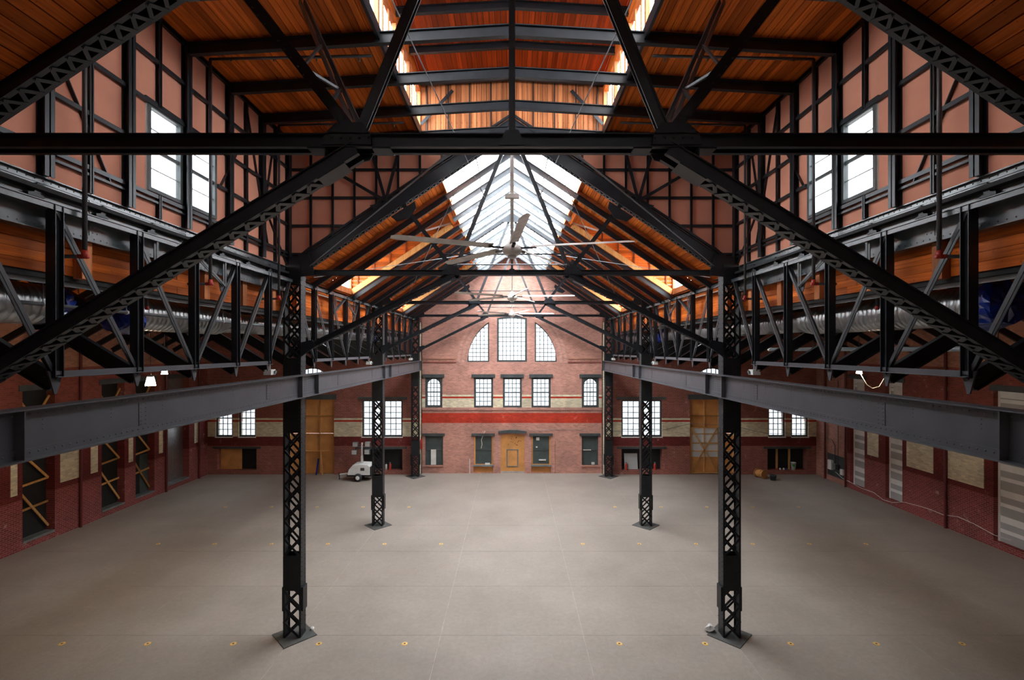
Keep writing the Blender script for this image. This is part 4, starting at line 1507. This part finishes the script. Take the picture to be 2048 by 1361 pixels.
pg = make_plate_girder()
pg.location = (-6.64, FR[0], 0)
pg['label'] = 'glossy black riveted plate girder carrying the pink upper wall'
pg['group'] = 'plate girders'
pg['label'] += ', ' + SIDE[-1]
pg2 = dup(pg, (6.64, FR[0], 0), mirror=True, label='glossy black riveted plate girder carrying the pink upper wall, ' + SIDE[1])

# ------------------------------------------------------------------ aisle trusses
def make_aisle_truss():
    """Scissor truss across one aisle; local x runs outwards from the column line."""
    t = thing('aisle_truss', 'x', 'truss')
    w = OX - 6.45

    def member(nm, a, b, h):
        MB().ibeam((a[0], 0, a[1]), (b[0], 0, b[1]), h, 0.10, 0.02, 0.02).build(nm, 'column', t)
    member('lower_chord', (0.02, 7.98), (7.9, 7.98 + 7.9 * 0.60), 0.26)
    member('lower_chord', (w - 0.14, 8.40), (w - 7.84, 8.40 + 7.7 * 0.56), 0.24)
    member('rafter', (0.56, 10.21), (ridge_a - 6.45, 13.42), 0.2)
    member('rafter', (w - 0.12, 10.03), (ridge_a - 6.45, 13.42), 0.2)
    member('post', (w / 2, 12.2), (w / 2 + 0.001, 13.4), 0.16)
    return t


at0 = make_aisle_truss()
first = True
for b in range(4):
    for k in range(6):
        y = REAR + BAY * b + 1.5 * k
        if y < 2.0 or (b == 3 and k == 6):
            continue
        for sx in (-1, 1):
            if first:
                o = at0
                first = False
            else:
                o = dup(at0, (0, 0, 0))
            o.location = (sx * 6.45, y, 0)
            o.scale = (sx, 1, 1)
            o['label'] = 'dark scissor truss in the aisle with the %s, %s' % (['', 'drywall bays', 'timber braces'][sx], ['behind the raised bay', 'alongside the raised bay', 'between corner and middle columns', 'near the end wall'][b])
            o['group'] = 'aisle trusses'

# ------------------------------------------------------------------ thin bracing rods in the nave roof
rods = [((-5.95, 14.6, 10.62), (-1.9, 23.1, 13.0)), ((5.95, 14.6, 10.62), (1.9, 23.1, 13.0)), ((-1.6, 14.6, 13.4), (-4.9, 23.2, 11.15)), ((1.6, 14.6, 13.4), (4.9, 23.2, 11.15)),
        ((-0.5, 5.5, 10.85), (-5.9, 14.2, 10.9)), ((0.5, 5.5, 10.85), (5.9, 14.2, 10.9)), ((-2.2, 6.0, 14.3), (-0.8, 14.2, 12.9)), ((2.2, 6.0, 14.3), (0.8, 14.2, 12.9))]
for i, (a, b) in enumerate(rods):
    o = MB().tube(a, b, 0.012, 6).build('bracing_rod', 'pipe')
    kind = ['rising along the plank nave slope', 'falling along the plank nave slope', 'from truss tie to corner column', 'high in the raised bay below the monitor'][i // 2]
    tag(o, 'thin bracing rod ' + kind + ', ' + SIDE[-1 if i % 2 == 0 else 1], 'rod', 'bracing rods')

# ================================================================== SERVICES AND LOOSE THINGS
# ------------------------------------------------------------------ round ducts
def duct_tube(y0, y1, r, x, z, ribs=True, seg=22):
    mb = MB()
    k = len(mb.v)
    prof = []
    y = y0
    while y < y1 - 1e-6:
        e = min(y + 0.13, y1)
        prof += [(r, y), (r, e - 0.022), (r + 0.009, e - 0.011)]
        y = e
    prof.append((r, y1))
    mb.lathe(prof, (x, 0, z), seg, 'Y')
    return mb


def wrap(parent, x, z, r, y, d):
    """Crumpled blue plastic tied over an open duct end."""
    random.seed(int(y * 100) + 5)
    mb = MB()
    n, rings = 26, [(-0.16, 1.05), (-0.08, 1.04), (0.0, 1.02), (0.05, 0.9), (0.07, 0.55), (0.05, 0.2)]
    for q, (dy, s) in enumerate(rings):
        for i in range(n):
            t = 2 * math.pi * i / n
            rr = r * s * (1 + random.uniform(-0.03, 0.06)) + (0.05 if (q == 0 and math.sin(t) < -0.3) else 0)
            yy = y + d * (dy + random.uniform(-0.03, 0.03) - (0.12 if q == 0 and math.sin(t) < -0.2 else 0))
            mb.v.append((x + rr * math.cos(t), yy, z + rr * math.sin(t)))
    for q in range(len(rings) - 1):
        for i in range(n):
            j = (i + 1) % n
            mb.f.append((q * n + i, q * n + j, (q + 1) * n + j, (q + 1) * n + i))
    mb.f.append(tuple(range((len(rings) - 1) * n, len(rings) * n)))
    return mb.build('plastic_wrap', 'blue', parent)


DX, DZ = 7.58, 9.17
d = thing('duct_run', 'short galvanised duct with a blue plastic wrapped end beside the raised bay', 'duct')
duct_tube(1.0, 8.05, 0.32, -DX, DZ).build('spiral_duct', 'galv', d, True)
wrap(d, -DX, DZ, 0.335, 8.05, 1)
d = thing('duct_run', 'long galvanised spiral duct with a blue wrapped end facing the duct gap', 'duct')
duct_tube(9.3, 12.4, 0.33, -DX, DZ).build('spiral_duct', 'galv', d, True)
MB().lathe([(0.33, 12.4), (0.265, 12.9)], (-DX, 0, DZ), 22, 'Y').build('reducer', 'galv', d, True)
duct_tube(12.9, 25.6, 0.265, -DX, DZ).build('spiral_duct', 'galv', d, True)
wrap(d, -DX, DZ, 0.36, 9.3, -1)
d = thing('duct_run', 'galvanised spiral duct ending in blue plastic above the grey drain pipe', 'duct')
duct_tube(7.45, 12.2, 0.33, DX, DZ).build('spiral_duct', 'galv', d, True)
MB().lathe([(0.33, 12.2), (0.265, 12.7)], (DX, 0, DZ), 22, 'Y').build('reducer', 'galv', d, True)
duct_tube(12.7, 23.6, 0.265, DX, DZ).build('spiral_duct', 'galv', d, True)
wrap(d, DX, DZ, 0.35, 7.45, -1)
for sx in (-1, 1):
    d = thing('duct_run', 'pale duct section with blue wrapped end deep in the aisle beside the %s' % ['', 'grey door panel', 'light tower'][sx], 'duct')
    y0 = 26.2 if sx < 0 else 24.3
    duct_tube(y0, 32.5, 0.265, sx * DX, DZ).build('spiral_duct', 'galv', d, True)
    wrap(d, sx * DX, DZ, 0.29, y0, -1)

# ------------------------------------------------------------------ pipes and strut channels along the aisles
for sx in (-1, 1):
    nm = ['', 'by the grey drain pipe', 'by the blue-wrapped duct gap'][sx]
    s = thing('strut_channel', 'grey steel strut channel hung above the round duct, %s' % nm, 'channel')
    mb = MB().box(sx * 6.98 - 0.03, sx * 6.98 + 0.03, 2.0, 32.0, 9.44, 9.50).box(*sorted((sx * 6.95, sx * 6.938)), 2.0, 32.0, 9.43, 9.51)
    mb.build('rail', 'pipe', s)
    for k in range(16):
        y = 5.0 + 1.6 * k
        MB().box(sx * 6.98 - 0.012, sx * 6.98 + 0.012, y - 0.02, y + 0.02, 9.50, 9.62).build('hanger', 'pipe', s)
        MB().tube((sx * DX, y + 0.3, DZ + 0.26), (sx * DX, y + 0.3, 10.6), 0.008, 6).build('duct_hanger_rod', 'pipe', s)
    b = MB().box(*sorted((sx * 6.96, sx * 7.3)), 2.0, 32.4, 9.62, 9.74).build('catwalk_beam', 'column')
    tag(b, 'dark longitudinal beam below the orange board strip, %s' % nm, 'beam')
o = thing('sprinkler_main', 'slim grey pipe running in front of the blue-wrapped duct gap', 'pipe')
MB().tube((-7.14, 7.0, 9.14), (-7.14, 31.5, 9.14), 0.03, 10).build('pipe_run', 'pipe', o, True)
for y in (7.4, 9.0, 12.0, 15.0, 18.0, 21.0):
    MB().tube((-7.14, y, 9.14), (-7.14, y, 9.63), 0.010, 6).build('hanger_rod', 'pipe', o)
    MB().lathe([(0.04, y - 0.012), (0.044, y), (0.04, y + 0.012)], (-7.14, 0, 9.14), 12, 'Y').build('clevis_ring', 'white', o)
o = thing('drain_pipe', 'light grey drain pipe with a white capped end hung on rods', 'pipe')
MB().tube((8.0, 2.0, 8.46), (8.0, 15.0, 8.46), 0.05, 14).build('pipe_run', 'pipe', o, True)
MB().tube((8.0, 15.0, 8.46), (8.0, 15.12, 8.46), 0.058, 14).build('end_cap', 'white', o, True)
for y in (5.5, 8.0, 10.2, 12.9):
    MB().tube((8.0, y, 8.5), (8.0, y, 9.9), 0.008, 6).build('hanger_rod', 'sash', o)
    MB().lathe([(0.062, y - 0.015), (0.066, y), (0.062, y + 0.015)], (8.0, 0, 8.46), 14, 'Y').build('clevis_ring', 'sash', o)
MB().tube((8.0, 9.2, 8.46), (8.0, 9.3, 8.46), 0.056, 14).build('coupling', 'blue', o, True)

# sprinkler droppers
for sx in (-1, 1):
    for k, y in enumerate((7.2, 10.2, 13.2)):
        lab = ['sprinkler drop pipe with red fitting by the first truss', 'sprinkler drop pipe with red fitting passing the bright upper window', 'sprinkler drop pipe with red fitting by the corner column'][k]
        o = thing('sprinkler_pipe', lab, 'pipe', group='sprinkler pipes: ' + lab.split('fitting ')[1])
        x = sx * 6.33
        MB().tube((x, y, 9.86), (x, y, 14.55), 0.032, 10).build('riser', 'darkpipe', o, True)
        MB().tube((x, y, 14.55), (sx * 2.95, y, 14.62), 0.03, 10).build('branch_pipe', 'darkpipe', o, True)
        for i in range(4):
            xx = sx * (3.2 + 0.9 * i)
            MB().tube((xx, y, 14.50), (xx, y, 14.58), 0.014, 8).build('sprinkler_head', 'sash', o)
        MB().tube((x, y, 9.80), (x, y, 9.92), 0.040, 10).build('tee_fitting', 'redcap', o, True)
        MB().tube((x - sx * 0.05, y, 9.83), (x + sx * 0.09, y, 9.83), 0.034, 10).build('elbow_fitting', 'redcap', o, True)
        MB().tube((x + sx * 0.1, y, 9.83), (x + sx * 1.5, y, 9.83), 0.028, 8).build('arm_pipe', 'darkpipe', o, True)
    for k, y in enumerate((6.2, 9.4, 12.6, 18.0, 21.0)):
        o = thing('drop_sprinkler', 'short dark drop pipe with red head in front of round duct %s' % ['', 'above grey drain pipe', 'near blue wraps'][sx], 'pipe', group='short drop sprinklers %s' % ['', 'above the grey drain pipe', 'near the blue wraps'][sx])
        MB().tube((sx * 7.06, y, 9.28), (sx * 7.06, y, 9.63), 0.024, 8).build('riser', 'darkpipe', o, True)
        MB().tube((sx * 7.06, y, 9.22), (sx * 7.06, y, 9.29), 0.034, 10).build('head_fitting', 'redcap', o, True)

# ------------------------------------------------------------------ ceiling fans
def make_fan(label, y, top, rot0, collar):
    Z = 10.50
    t = thing('ceiling_fan', label, 'fan', (0, y, 0))
    MB().tube((0, 0, Z), (0, 0, top), 0.032, 12).build('down_rod', 'fan', t, True)
    MB().lathe([(0.10, Z - 0.14), (0.16, Z - 0.12), (0.20, Z - 0.05), (0.20, Z), (0.17, Z + 0.05), (0.10, Z + 0.09), (0.05, Z + 0.2)], (0, 0, 0), 24).build('motor_hub', 'fan', t, True)
    MB().lathe([(0.05, Z - 0.2), (0.09, Z - 0.17), (0.09, Z - 0.14)], (0, 0, 0), 16).build('hub_cap', 'white', t, True)
    if collar:
        MB().box(-0.14, 0.14, -0.06, 0.06, 11.52, 11.60).build('safety_clamp', 'fan', t)
    L, c = 2.42, 0.19
    mb = MB()
    prof = [(-c / 2, 0.0), (-c / 4, 0.028), (c / 4, 0.030), (c / 2, 0.012), (c / 4, 0.012), (-c / 4, 0.008)]
    tw = math.radians(14)
    n = len(prof)
    for r in (0.42, 2.3, L):
        s = 1.0 if r < 2.35 else 0.55
        for (u, w) in prof:
            u, w = u * s, w * s
            mb.v.append((r, u * math.cos(tw) - w * math.sin(tw), Z + 0.02 + u * math.sin(tw) + w * math.cos(tw)))
    for q in range(2):
        for i in range(n):
            j = (i + 1) % n
            mb.f.append((q * n + i, q * n + j, (q + 1) * n + j, (q + 1) * n + i))
    mb.f.append(tuple(range(n)))
    mb.f.append(tuple(range(2 * n, 3 * n)))
    me = mb.mesh('blade', 'fan')
    me_a = MB().box(0.15, 0.5, -0.03, 0.03, Z - 0.01, Z + 0.02).mesh('blade_arm', 'steel')
    for i in range(5):
        a = math.radians(rot0 + 72 * i)
        bl = put('blade', me, t, rot=(0, 0, a))
        put('blade_arm', me_a, bl)
    return t


make_fan('large five-blade ceiling fan hanging in the raised bay', 9.87, 14.85, -85, True)
make_fan('five-blade ceiling fan hanging between corner and middle columns', 18.87, 14.7, -5, False)
make_fan('five-blade ceiling fan hanging nearest the brick end wall', 27.87, 14.7, 3, False)

# ------------------------------------------------------------------ lit work lamps and small fixtures
def lamp(label, loc, size, watts, cord=None):
    up = (13.6 - 0.49 * abs(abs(loc[0]) - ridge_a)) - loc[2]
    t = thing('work_lamp', label, 'lamp', loc)
    MB().lathe([(size * 0.6, 0.0), (size * 0.62, size * 0.4)], (0, 0, 0), 16).build('housing', 'darkpipe', t)
    s = MB().lathe([(size, -size * 1.9), (size * 0.62, 0.0)], (0, 0, 0), 16).build('shade', 'lamp', t)
    MB().tube((0, 0, size * 0.4), (0, 0, up), 0.012, 6).build('hanging_rod', 'darkpipe', t)
    if cord:
        MB().pipe(cord, 0.010, 6).build('cord', 'paper', t)
    d = bpy.data.lights.new('work_lamp_light', 'POINT')
    d.energy = watts
    d.color = (1.0, 0.78, 0.5)
    d.shadow_soft_size = size
    o = bpy.data.objects.new('work_lamp_light', d)
    o.location = (0, 0, -size * 2.4)
    o.parent = t
    COL.objects.link(o)
    return t


lamp('lit bell-shaped work lamp just above the crane girder', (-11.9, 16.0, 7.55), 0.15, 60)
lamp('smaller lit work lamp behind the bell-shaped one', (-13.3, 18.6, 7.72), 0.11, 60)
lamp('lit work lamp with a pale dangling cord', (13.0, 18.2, 7.75), 0.10, 70, [(0.05, 0, -0.2), (0.3, 0, -0.62), (0.5, 0, -0.75), (0.75, 0, -0.68), (0.95, 0, -0.35), (1.05, 0, 0.1)])
for sx in (-1, 1):
    for y, nm in ((12.95, 'corner'), (21.95, 'middle'), (30.95, 'end')):
        o = thing('junction_box', 'white box fixture under the eaves truss by the %s column' % nm, 'fixture', (sx * 6.46, y, 0), group='white box fixtures by the %s columns' % nm)
        MB().box(-0.10, 0.10, -0.12, 0.12, 7.78, 7.92).build('case', 'white', o)
        MB().box(-0.02, 0.02, -0.02, 0.02, 7.92, 8.1).build('bracket', 'pipe', o)
        MB().tube((-sx * 0.1, 0.06, 7.85), (-sx * 0.14, 0.06, 7.84), 0.05, 12).build('lens', 'sash', o)

# ------------------------------------------------------------------ brass caps in the floor
cap = MB().lathe([(0.085, 0.0), (0.085, 0.006), (0.06, 0.008)], (0, 0, 0), 18).build('cap_disc', 'brass')
ring = MB().lathe([(0.03, 0.008), (0.028, 0.011)], (0, 0, 0), 10).build('screw', 'darkpipe', cap)
cap.name = 'floor_cap'
tag(cap, 'small round brass cap set in the concrete floor', 'floor cap', 'brass caps in rows across the floor')
first = True
for y, ks in ((13.95, range(5)), (21.12, range(6)), (26.1, range(1, 6))):
    for k in ks:
        for sx in (-1, 1):
            loc = (sx * (3.08 + 2.46 * k), y, 0.0)
            if first:
                o = cap
                o.location = loc
                first = False
            else:
                o = dup(cap, loc)
            o['label'] = 'small round brass cap set in the concrete floor, in the row ' + {13.95: 'beside the corner columns', 21.12: 'before the middle columns', 26.1: 'beyond the middle columns'}[y]

# ------------------------------------------------------------------ light tower trailer
t = thing('light_tower', 'white towable light tower with four lamp heads by the middle column', 'light tower', (-9.75, 31.6, 0))
mb = MB().prism([(-0.78, 0.42), (0.62, 0.42), (0.62, 0.95), (0.50, 1.05), (-0.05, 1.08), (-0.45, 1.05), (-0.70, 0.75)], -0.5, 0.5)
body = mb.build('canopy', 'white', t)
MB().box(0.63, 0.70, -0.4, 0.4, 0.45, 0.9).build('grille', 'rubber', body)
MB().box(0.05, 0.30, -0.515, -0.50, 0.70, 0.88).build('control_panel', 'frame', body)
MB().box(-0.85, 0.75, -0.42, 0.42, 0.30, 0.42).build('chassis', 'rubber', t)
for sy in (-1, 1):
    w = MB().lathe([(0.13, sy * 0.46), (0.25, sy * 0.46), (0.26, sy * 0.52), (0.25, sy * 0.60), (0.13, sy * 0.62)], (-0.10, 0, 0.26), 22, 'Y').build('wheel', 'rubber', t, True)
    MB().lathe([(0.14, sy * 0.60), (0.12, sy * 0.635), (0.04, sy * 0.64)], (-0.10, 0, 0.26), 16, 'Y').build('wheel_rim', 'white', w)
    MB().bar((0.7, sy * 0.4, 0.36), (1.0, sy * 0.55, 0.3), 0.05, 0.05).build('outrigger', 'rubber', t)
    MB().tube((1.0, sy * 0.55, 0.0), (1.0, sy * 0.55, 0.7), 0.03, 8).build('jack_leg', 'rubber', t)
MB().bar((-0.8, 0, 0.42), (-1.45, 0, 0.34), 0.09, 0.07).build('tow_bar', 'white', t)
MB().tube((-1.48, 0, 0.0), (-1.48, 0, 0.45), 0.035, 8).build('jack_leg', 'rubber', t)
MB().box(-0.06, 0.06, -0.06, 0.06, 1.05, 1.55).box(-0.04, 0.04, -0.04, 0.04, 1.55, 2.40).build('mast', 'white', t)
MB().bar((-0.45, 0, 2.22), (0.42, 0, 2.22), 0.05, 0.05).build('lamp_crossarm', 'rubber', t)
for (x, z) in ((-0.40, 2.30), (0.40, 2.30), (-0.46, 1.80), (0.36, 1.82)):
    hd = MB().prism([(x - 0.17, z - 0.16), (x + 0.17, z - 0.16), (x + 0.17, z + 0.16), (x - 0.17, z + 0.16)], -0.18, 0.02).build('lamp_head', 'frame', t)
    for q in range(4):
        MB().box(x - 0.15, x + 0.15, -0.19, -0.18, z - 0.12 + q * 0.07, z - 0.08 + q * 0.07).build('lamp_slat', 'white', hd)
MB().bar((-0.40, 0.05, 2.3), (-0.43, 0.05, 1.8), 0.03, 0.03).bar((0.40, 0.05, 2.3), (0.36, 0.05, 1.82), 0.03, 0.03).build('lamp_bracket', 'rubber', t)

# ------------------------------------------------------------------ extinguishers, bucket, spool and scraps
def extinguisher(label, x, y, z, group=None):
    e = thing('fire_extinguisher', label, 'extinguisher', (x, y, z), group=group)
    MB().lathe([(0.08, 0.0), (0.085, 0.05), (0.085, 0.36), (0.05, 0.43), (0.025, 0.45)], (0, 0, 0), 16).build('cylinder', 'redcap', e, True)
    MB().box(-0.05, 0.05, -0.02, 0.02, 0.45, 0.53).build('valve_handle', 'sash', e)
    MB().pipe([(0.05, 0, 0.47), (0.11, 0, 0.4), (0.10, 0, 0.2)], 0.012, 6).build('hose', 'rubber', e)


extinguisher('red fire extinguisher on the sill behind the light tower column', -8.28, 33.0, 0.28)
extinguisher('red fire extinguisher on the sill by the pale leaning sheet, away from the column', 9.7, 33.0, 0.28)
extinguisher('red fire extinguisher on the sill before the pale leaning sheet', 7.75, 33.0, 0.28)
b = thing('paint_can', 'white spray can standing on the sill beside the red extinguisher', 'can', (-8.55, 33.0, 0.28))
MB().lathe([(0.07, 0), (0.07, 0.35), (0.05, 0.40)], (0, 0, 0), 14).build('can_body', 'white', b, True)
MB().lathe([(0.05, 0.40), (0.05, 0.48)], (0, 0, 0), 14).build('can_cap', 'rubber', b)
b = thing('paint_bucket', 'white plastic bucket with a green label in the low opening', 'bucket', (19.1, 32.98, 0.30))
MB().lathe([(0.13, 0), (0.155, 0.46), (0.165, 0.46), (0.165, 0.5), (0.15, 0.5), (0.14, 0.47)], (0, 0, 0), 18).build('bucket_body', 'white', b, True)
MB().prism([(-0.16, 0.26), (0.0, 0.22), (0.0, 0.38), (-0.16, 0.40)], -0.165, -0.15).build('bucket_label', 'green', b)
MB().pipe([(0.15, 0, 0.46), (0.13, -0.14, 0.40), (0, -0.18, 0.38), (-0.13, -0.14, 0.40), (-0.15, 0, 0.46)], 0.008, 6).build('bail_handle', 'sash', b)
s = thing('cable_spool', 'tan wooden cable drum lying on its side by the wall', 'cable drum', (16.35, 32.0, 0), 0.45)
MB().lathe([(0.24, -0.30), (0.30, -0.30), (0.30, -0.26), (0.22, -0.26), (0.22, 0.22), (0.30, 0.22), (0.30, 0.26), (0.24, 0.26)], (0, 0, 0.30), 20, 'Y').build('drum', 'pine', s)
MB().lathe([(0.235, -0.10), (0.25, -0.05), (0.25, 0.05), (0.235, 0.10)], (0, 0, 0.30), 20, 'Y').build('wound_cable', 'ply', s)
k = thing('dark_bin', 'small dark green tub beside the wooden cable drum', 'tub', (16.9, 31.45, 0))
MB().lathe([(0.16, 0), (0.2, 0.3), (0.21, 0.3), (0.21, 0.33), (0.18, 0.33), (0.17, 0.28)], (0, 0, 0), 16).build('tub_body', 'green_board', k, True)
MB().tube((-0.2, 0, 0.34), (0.2, 0, 0.34), 0.012, 6).build('tub_handle', 'rubber', k)
for j, (x, col) in enumerate(((18.0, 'redcap'), (18.2, 'white'), (18.45, 'white'), (18.6, 'blue'))):
    o = MB().lathe([(0.05, 0), (0.06, 0.05), (0.05, 0.1), (0.02, 0.12)], (x, 33.0, 0.30), 10).build('rag_scrap', col)
    tag(o, ['crumpled red rag on the low sill near the bucket', 'crumpled white scrap on the low sill next to the red rag', 'crumpled white scrap on the low sill next to the blue one', 'crumpled blue scrap on the low sill near the bucket'][j], 'scrap')
# boards leaning on the plywood infill
o = MB().bar((-13.2, 32.75, 0.0), (-13.15, 33.02, 1.05), 0.10, 0.02, (0, 1, 0)).build('blue_board', 'blue')
tag(o, 'narrow blue board leaning on the plywood infill', 'board')
o = MB().bar((-12.75, 32.7, 0.0), (-13.0, 33.02, 1.5), 0.09, 0.03, (0, 1, 0)).build('pine_board', 'pine')
tag(o, 'pale pine board leaning on the plywood infill', 'board')
# loose plastic at the corner column base
random.seed(12)
for (x, y, lab) in ((CX - 0.50, 14.55, 'crumpled clear plastic lying at the column base'), (-CX + 0.42, 14.62, 'small white scrap lying at the column base')):
    mb = MB()
    n = 9
    sc = 1.0 if x > 0 else 0.45
    for q, (r, z) in enumerate(((0.16, 0.02), (0.14, 0.10), (0.07, 0.17), (0.01, 0.2))):
        for i in range(n):
            t_ = 2 * math.pi * i / n
            rr = r * random.uniform(0.6, 1.3) * sc
            mb.v.append((x + rr * math.cos(t_), y + rr * math.sin(t_), 0.026 + (z + random.uniform(-0.02, 0.04)) * sc))
    for q in range(3):
        for i in range(n):
            j = (i + 1) % n
            mb.f.append((q * n + i, q * n + j, (q + 1) * n + j, (q + 1) * n + i))
    o = mb.build('plastic_scrap', 'white')
    tag(o, lab, 'plastic scrap')
# electrical boxes and cables on the side wall
e = thing('electrical_panel', 'grey electrical boxes with conduit on the patched side wall', 'electrical panel', (OX - 0.03, 30.9, 0))
MB().box(-0.15, 0, 0.2, 0.55, 0.75, 1.35).build('breaker_box', 'white', e)
MB().box(-0.12, 0, -0.12, 0.12, 0.85, 1.2).build('meter_box', 'sash', e)
MB().box(-0.12, 0, -0.42, -0.22, 0.9, 1.2).build('switch_box', 'rubber', e)
MB().box(-0.10, 0, -0.8, -0.55, 0.65, 1.0).build('outlet_box', 'white', e)
MB().pipe([(-0.04, 0.0, 1.2), (-0.04, 0.0, 2.35), (-0.04, 0.25, 2.65), (-0.04, 0.9, 2.7)], 0.02, 8).build('conduit', 'darkpipe', e)
MB().pipe([(-0.04, -0.3, 1.2), (-0.04, -0.3, 6.5)], 0.018, 8).build('conduit', 'darkpipe', e)
c = MB().pipe([(OX - 0.1, 30.8, 0.7), (OX - 0.06, 30.2, 0.45), (OX - 0.06, 29.7, 0.42), (OX - 0.05, 28.6, 0.30), (OX - 0.05, 27.6, 0.33), (OX - 0.06, 26.9, 0.14), (OX - 0.06, 26.2, 0.2),
               (OX - 0.06, 25.5, 0.45), (OX - 0.06, 24.6, 0.55), (OX - 0.06, 23.9, 0.6), (OX - 0.06, 23.1, 0.58), (OX - 0.06, 22.4, 0.75), (OX - 0.06, 21.6, 0.7), (OX - 0.06, 20.7, 0.55), (OX - 0.06, 20.0, 0.6)], 0.012, 6).build('wall_cable', 'white')
tag(c, 'thin white cable looping along the foot of the side wall', 'cable')
c = MB().pipe([(6.6, AY - 0.06, 2.95), (8.4, AY - 0.06, 2.93), (9.6, AY - 0.06, 2.95), (10.4, AY - 0.06, 3.05), (12.0, AY - 0.06, 3.45), (13.6, AY - 0.06, 3.4), (15.6, AY - 0.06, 3.15), (16.6, AY - 0.06, 2.9), (17.4, AY - 0.06, 2.78), (20.5, AY - 0.06, 2.75)], 0.014, 6).build('wall_cable', 'sash')
tag(c, 'thin grey cable sagging across the cream band of the aisle wall', 'cable')
c = MB().pipe([(U(560), WALL_Y - 0.05, V(918)), (U(545), WALL_Y - 0.05, V(950)), (U(532), WALL_Y - 0.05, V(985)), (U(537), WALL_Y - 0.05, V(1020)), (U(530), WALL_Y - 0.05, V(1050))], 0.018, 6).build('hanging_cable', 'white')
tag(c, 'short white cable hanging over the boarded window', 'cable')
c = MB().pipe([(U(560), WALL_Y - 0.05, V(918)), (U(760), WALL_Y - 0.13, V(908)), (U(950), WALL_Y - 0.05, V(916)), (U(1100), WALL_Y - 0.05, V(908)), (U(1300), WALL_Y - 0.05, V(910)), (U(1345), WALL_Y - 0.05, V(925))], 0.012, 6).build('wall_cable', 'sash')
tag(c, 'thin cable strung over the lintels of the brick end wall', 'cable')
for x, v0, v1 in ((U(443), 1130, 1240), (U(1089), 990, 1240)):
    c = MB().tube((x, WALL_Y - 0.03, V(v1)), (x, WALL_Y - 0.03, V(v0)), 0.02, 8).build('wall_conduit', 'brick_nave' if x > 0 else 'white')
    tag(c, 'short upright conduit on the end wall beside the green-boarded window with %s' % ('notices' if x > 0 else 'a hanging cable'), 'conduit')
# red alarm box on the quoin
o = MB().box(-6.16, -6.06, AY - 0.14, AY - 0.01, 1.75, 2.4).build('alarm_box', 'redcap')
tag(o, 'red alarm box fixed where the end walls meet', 'alarm box')
# thin grey pipe just above the tie of the gable truss
o = MB().tube((-1.6, FR[1] - 0.2, 10.93), (1.6, FR[1] - 0.2, 10.93), 0.018, 8).build('cross_pipe', 'pipe')
tag(o, 'slim pipe running across just above the tie of the gable truss', 'pipe')
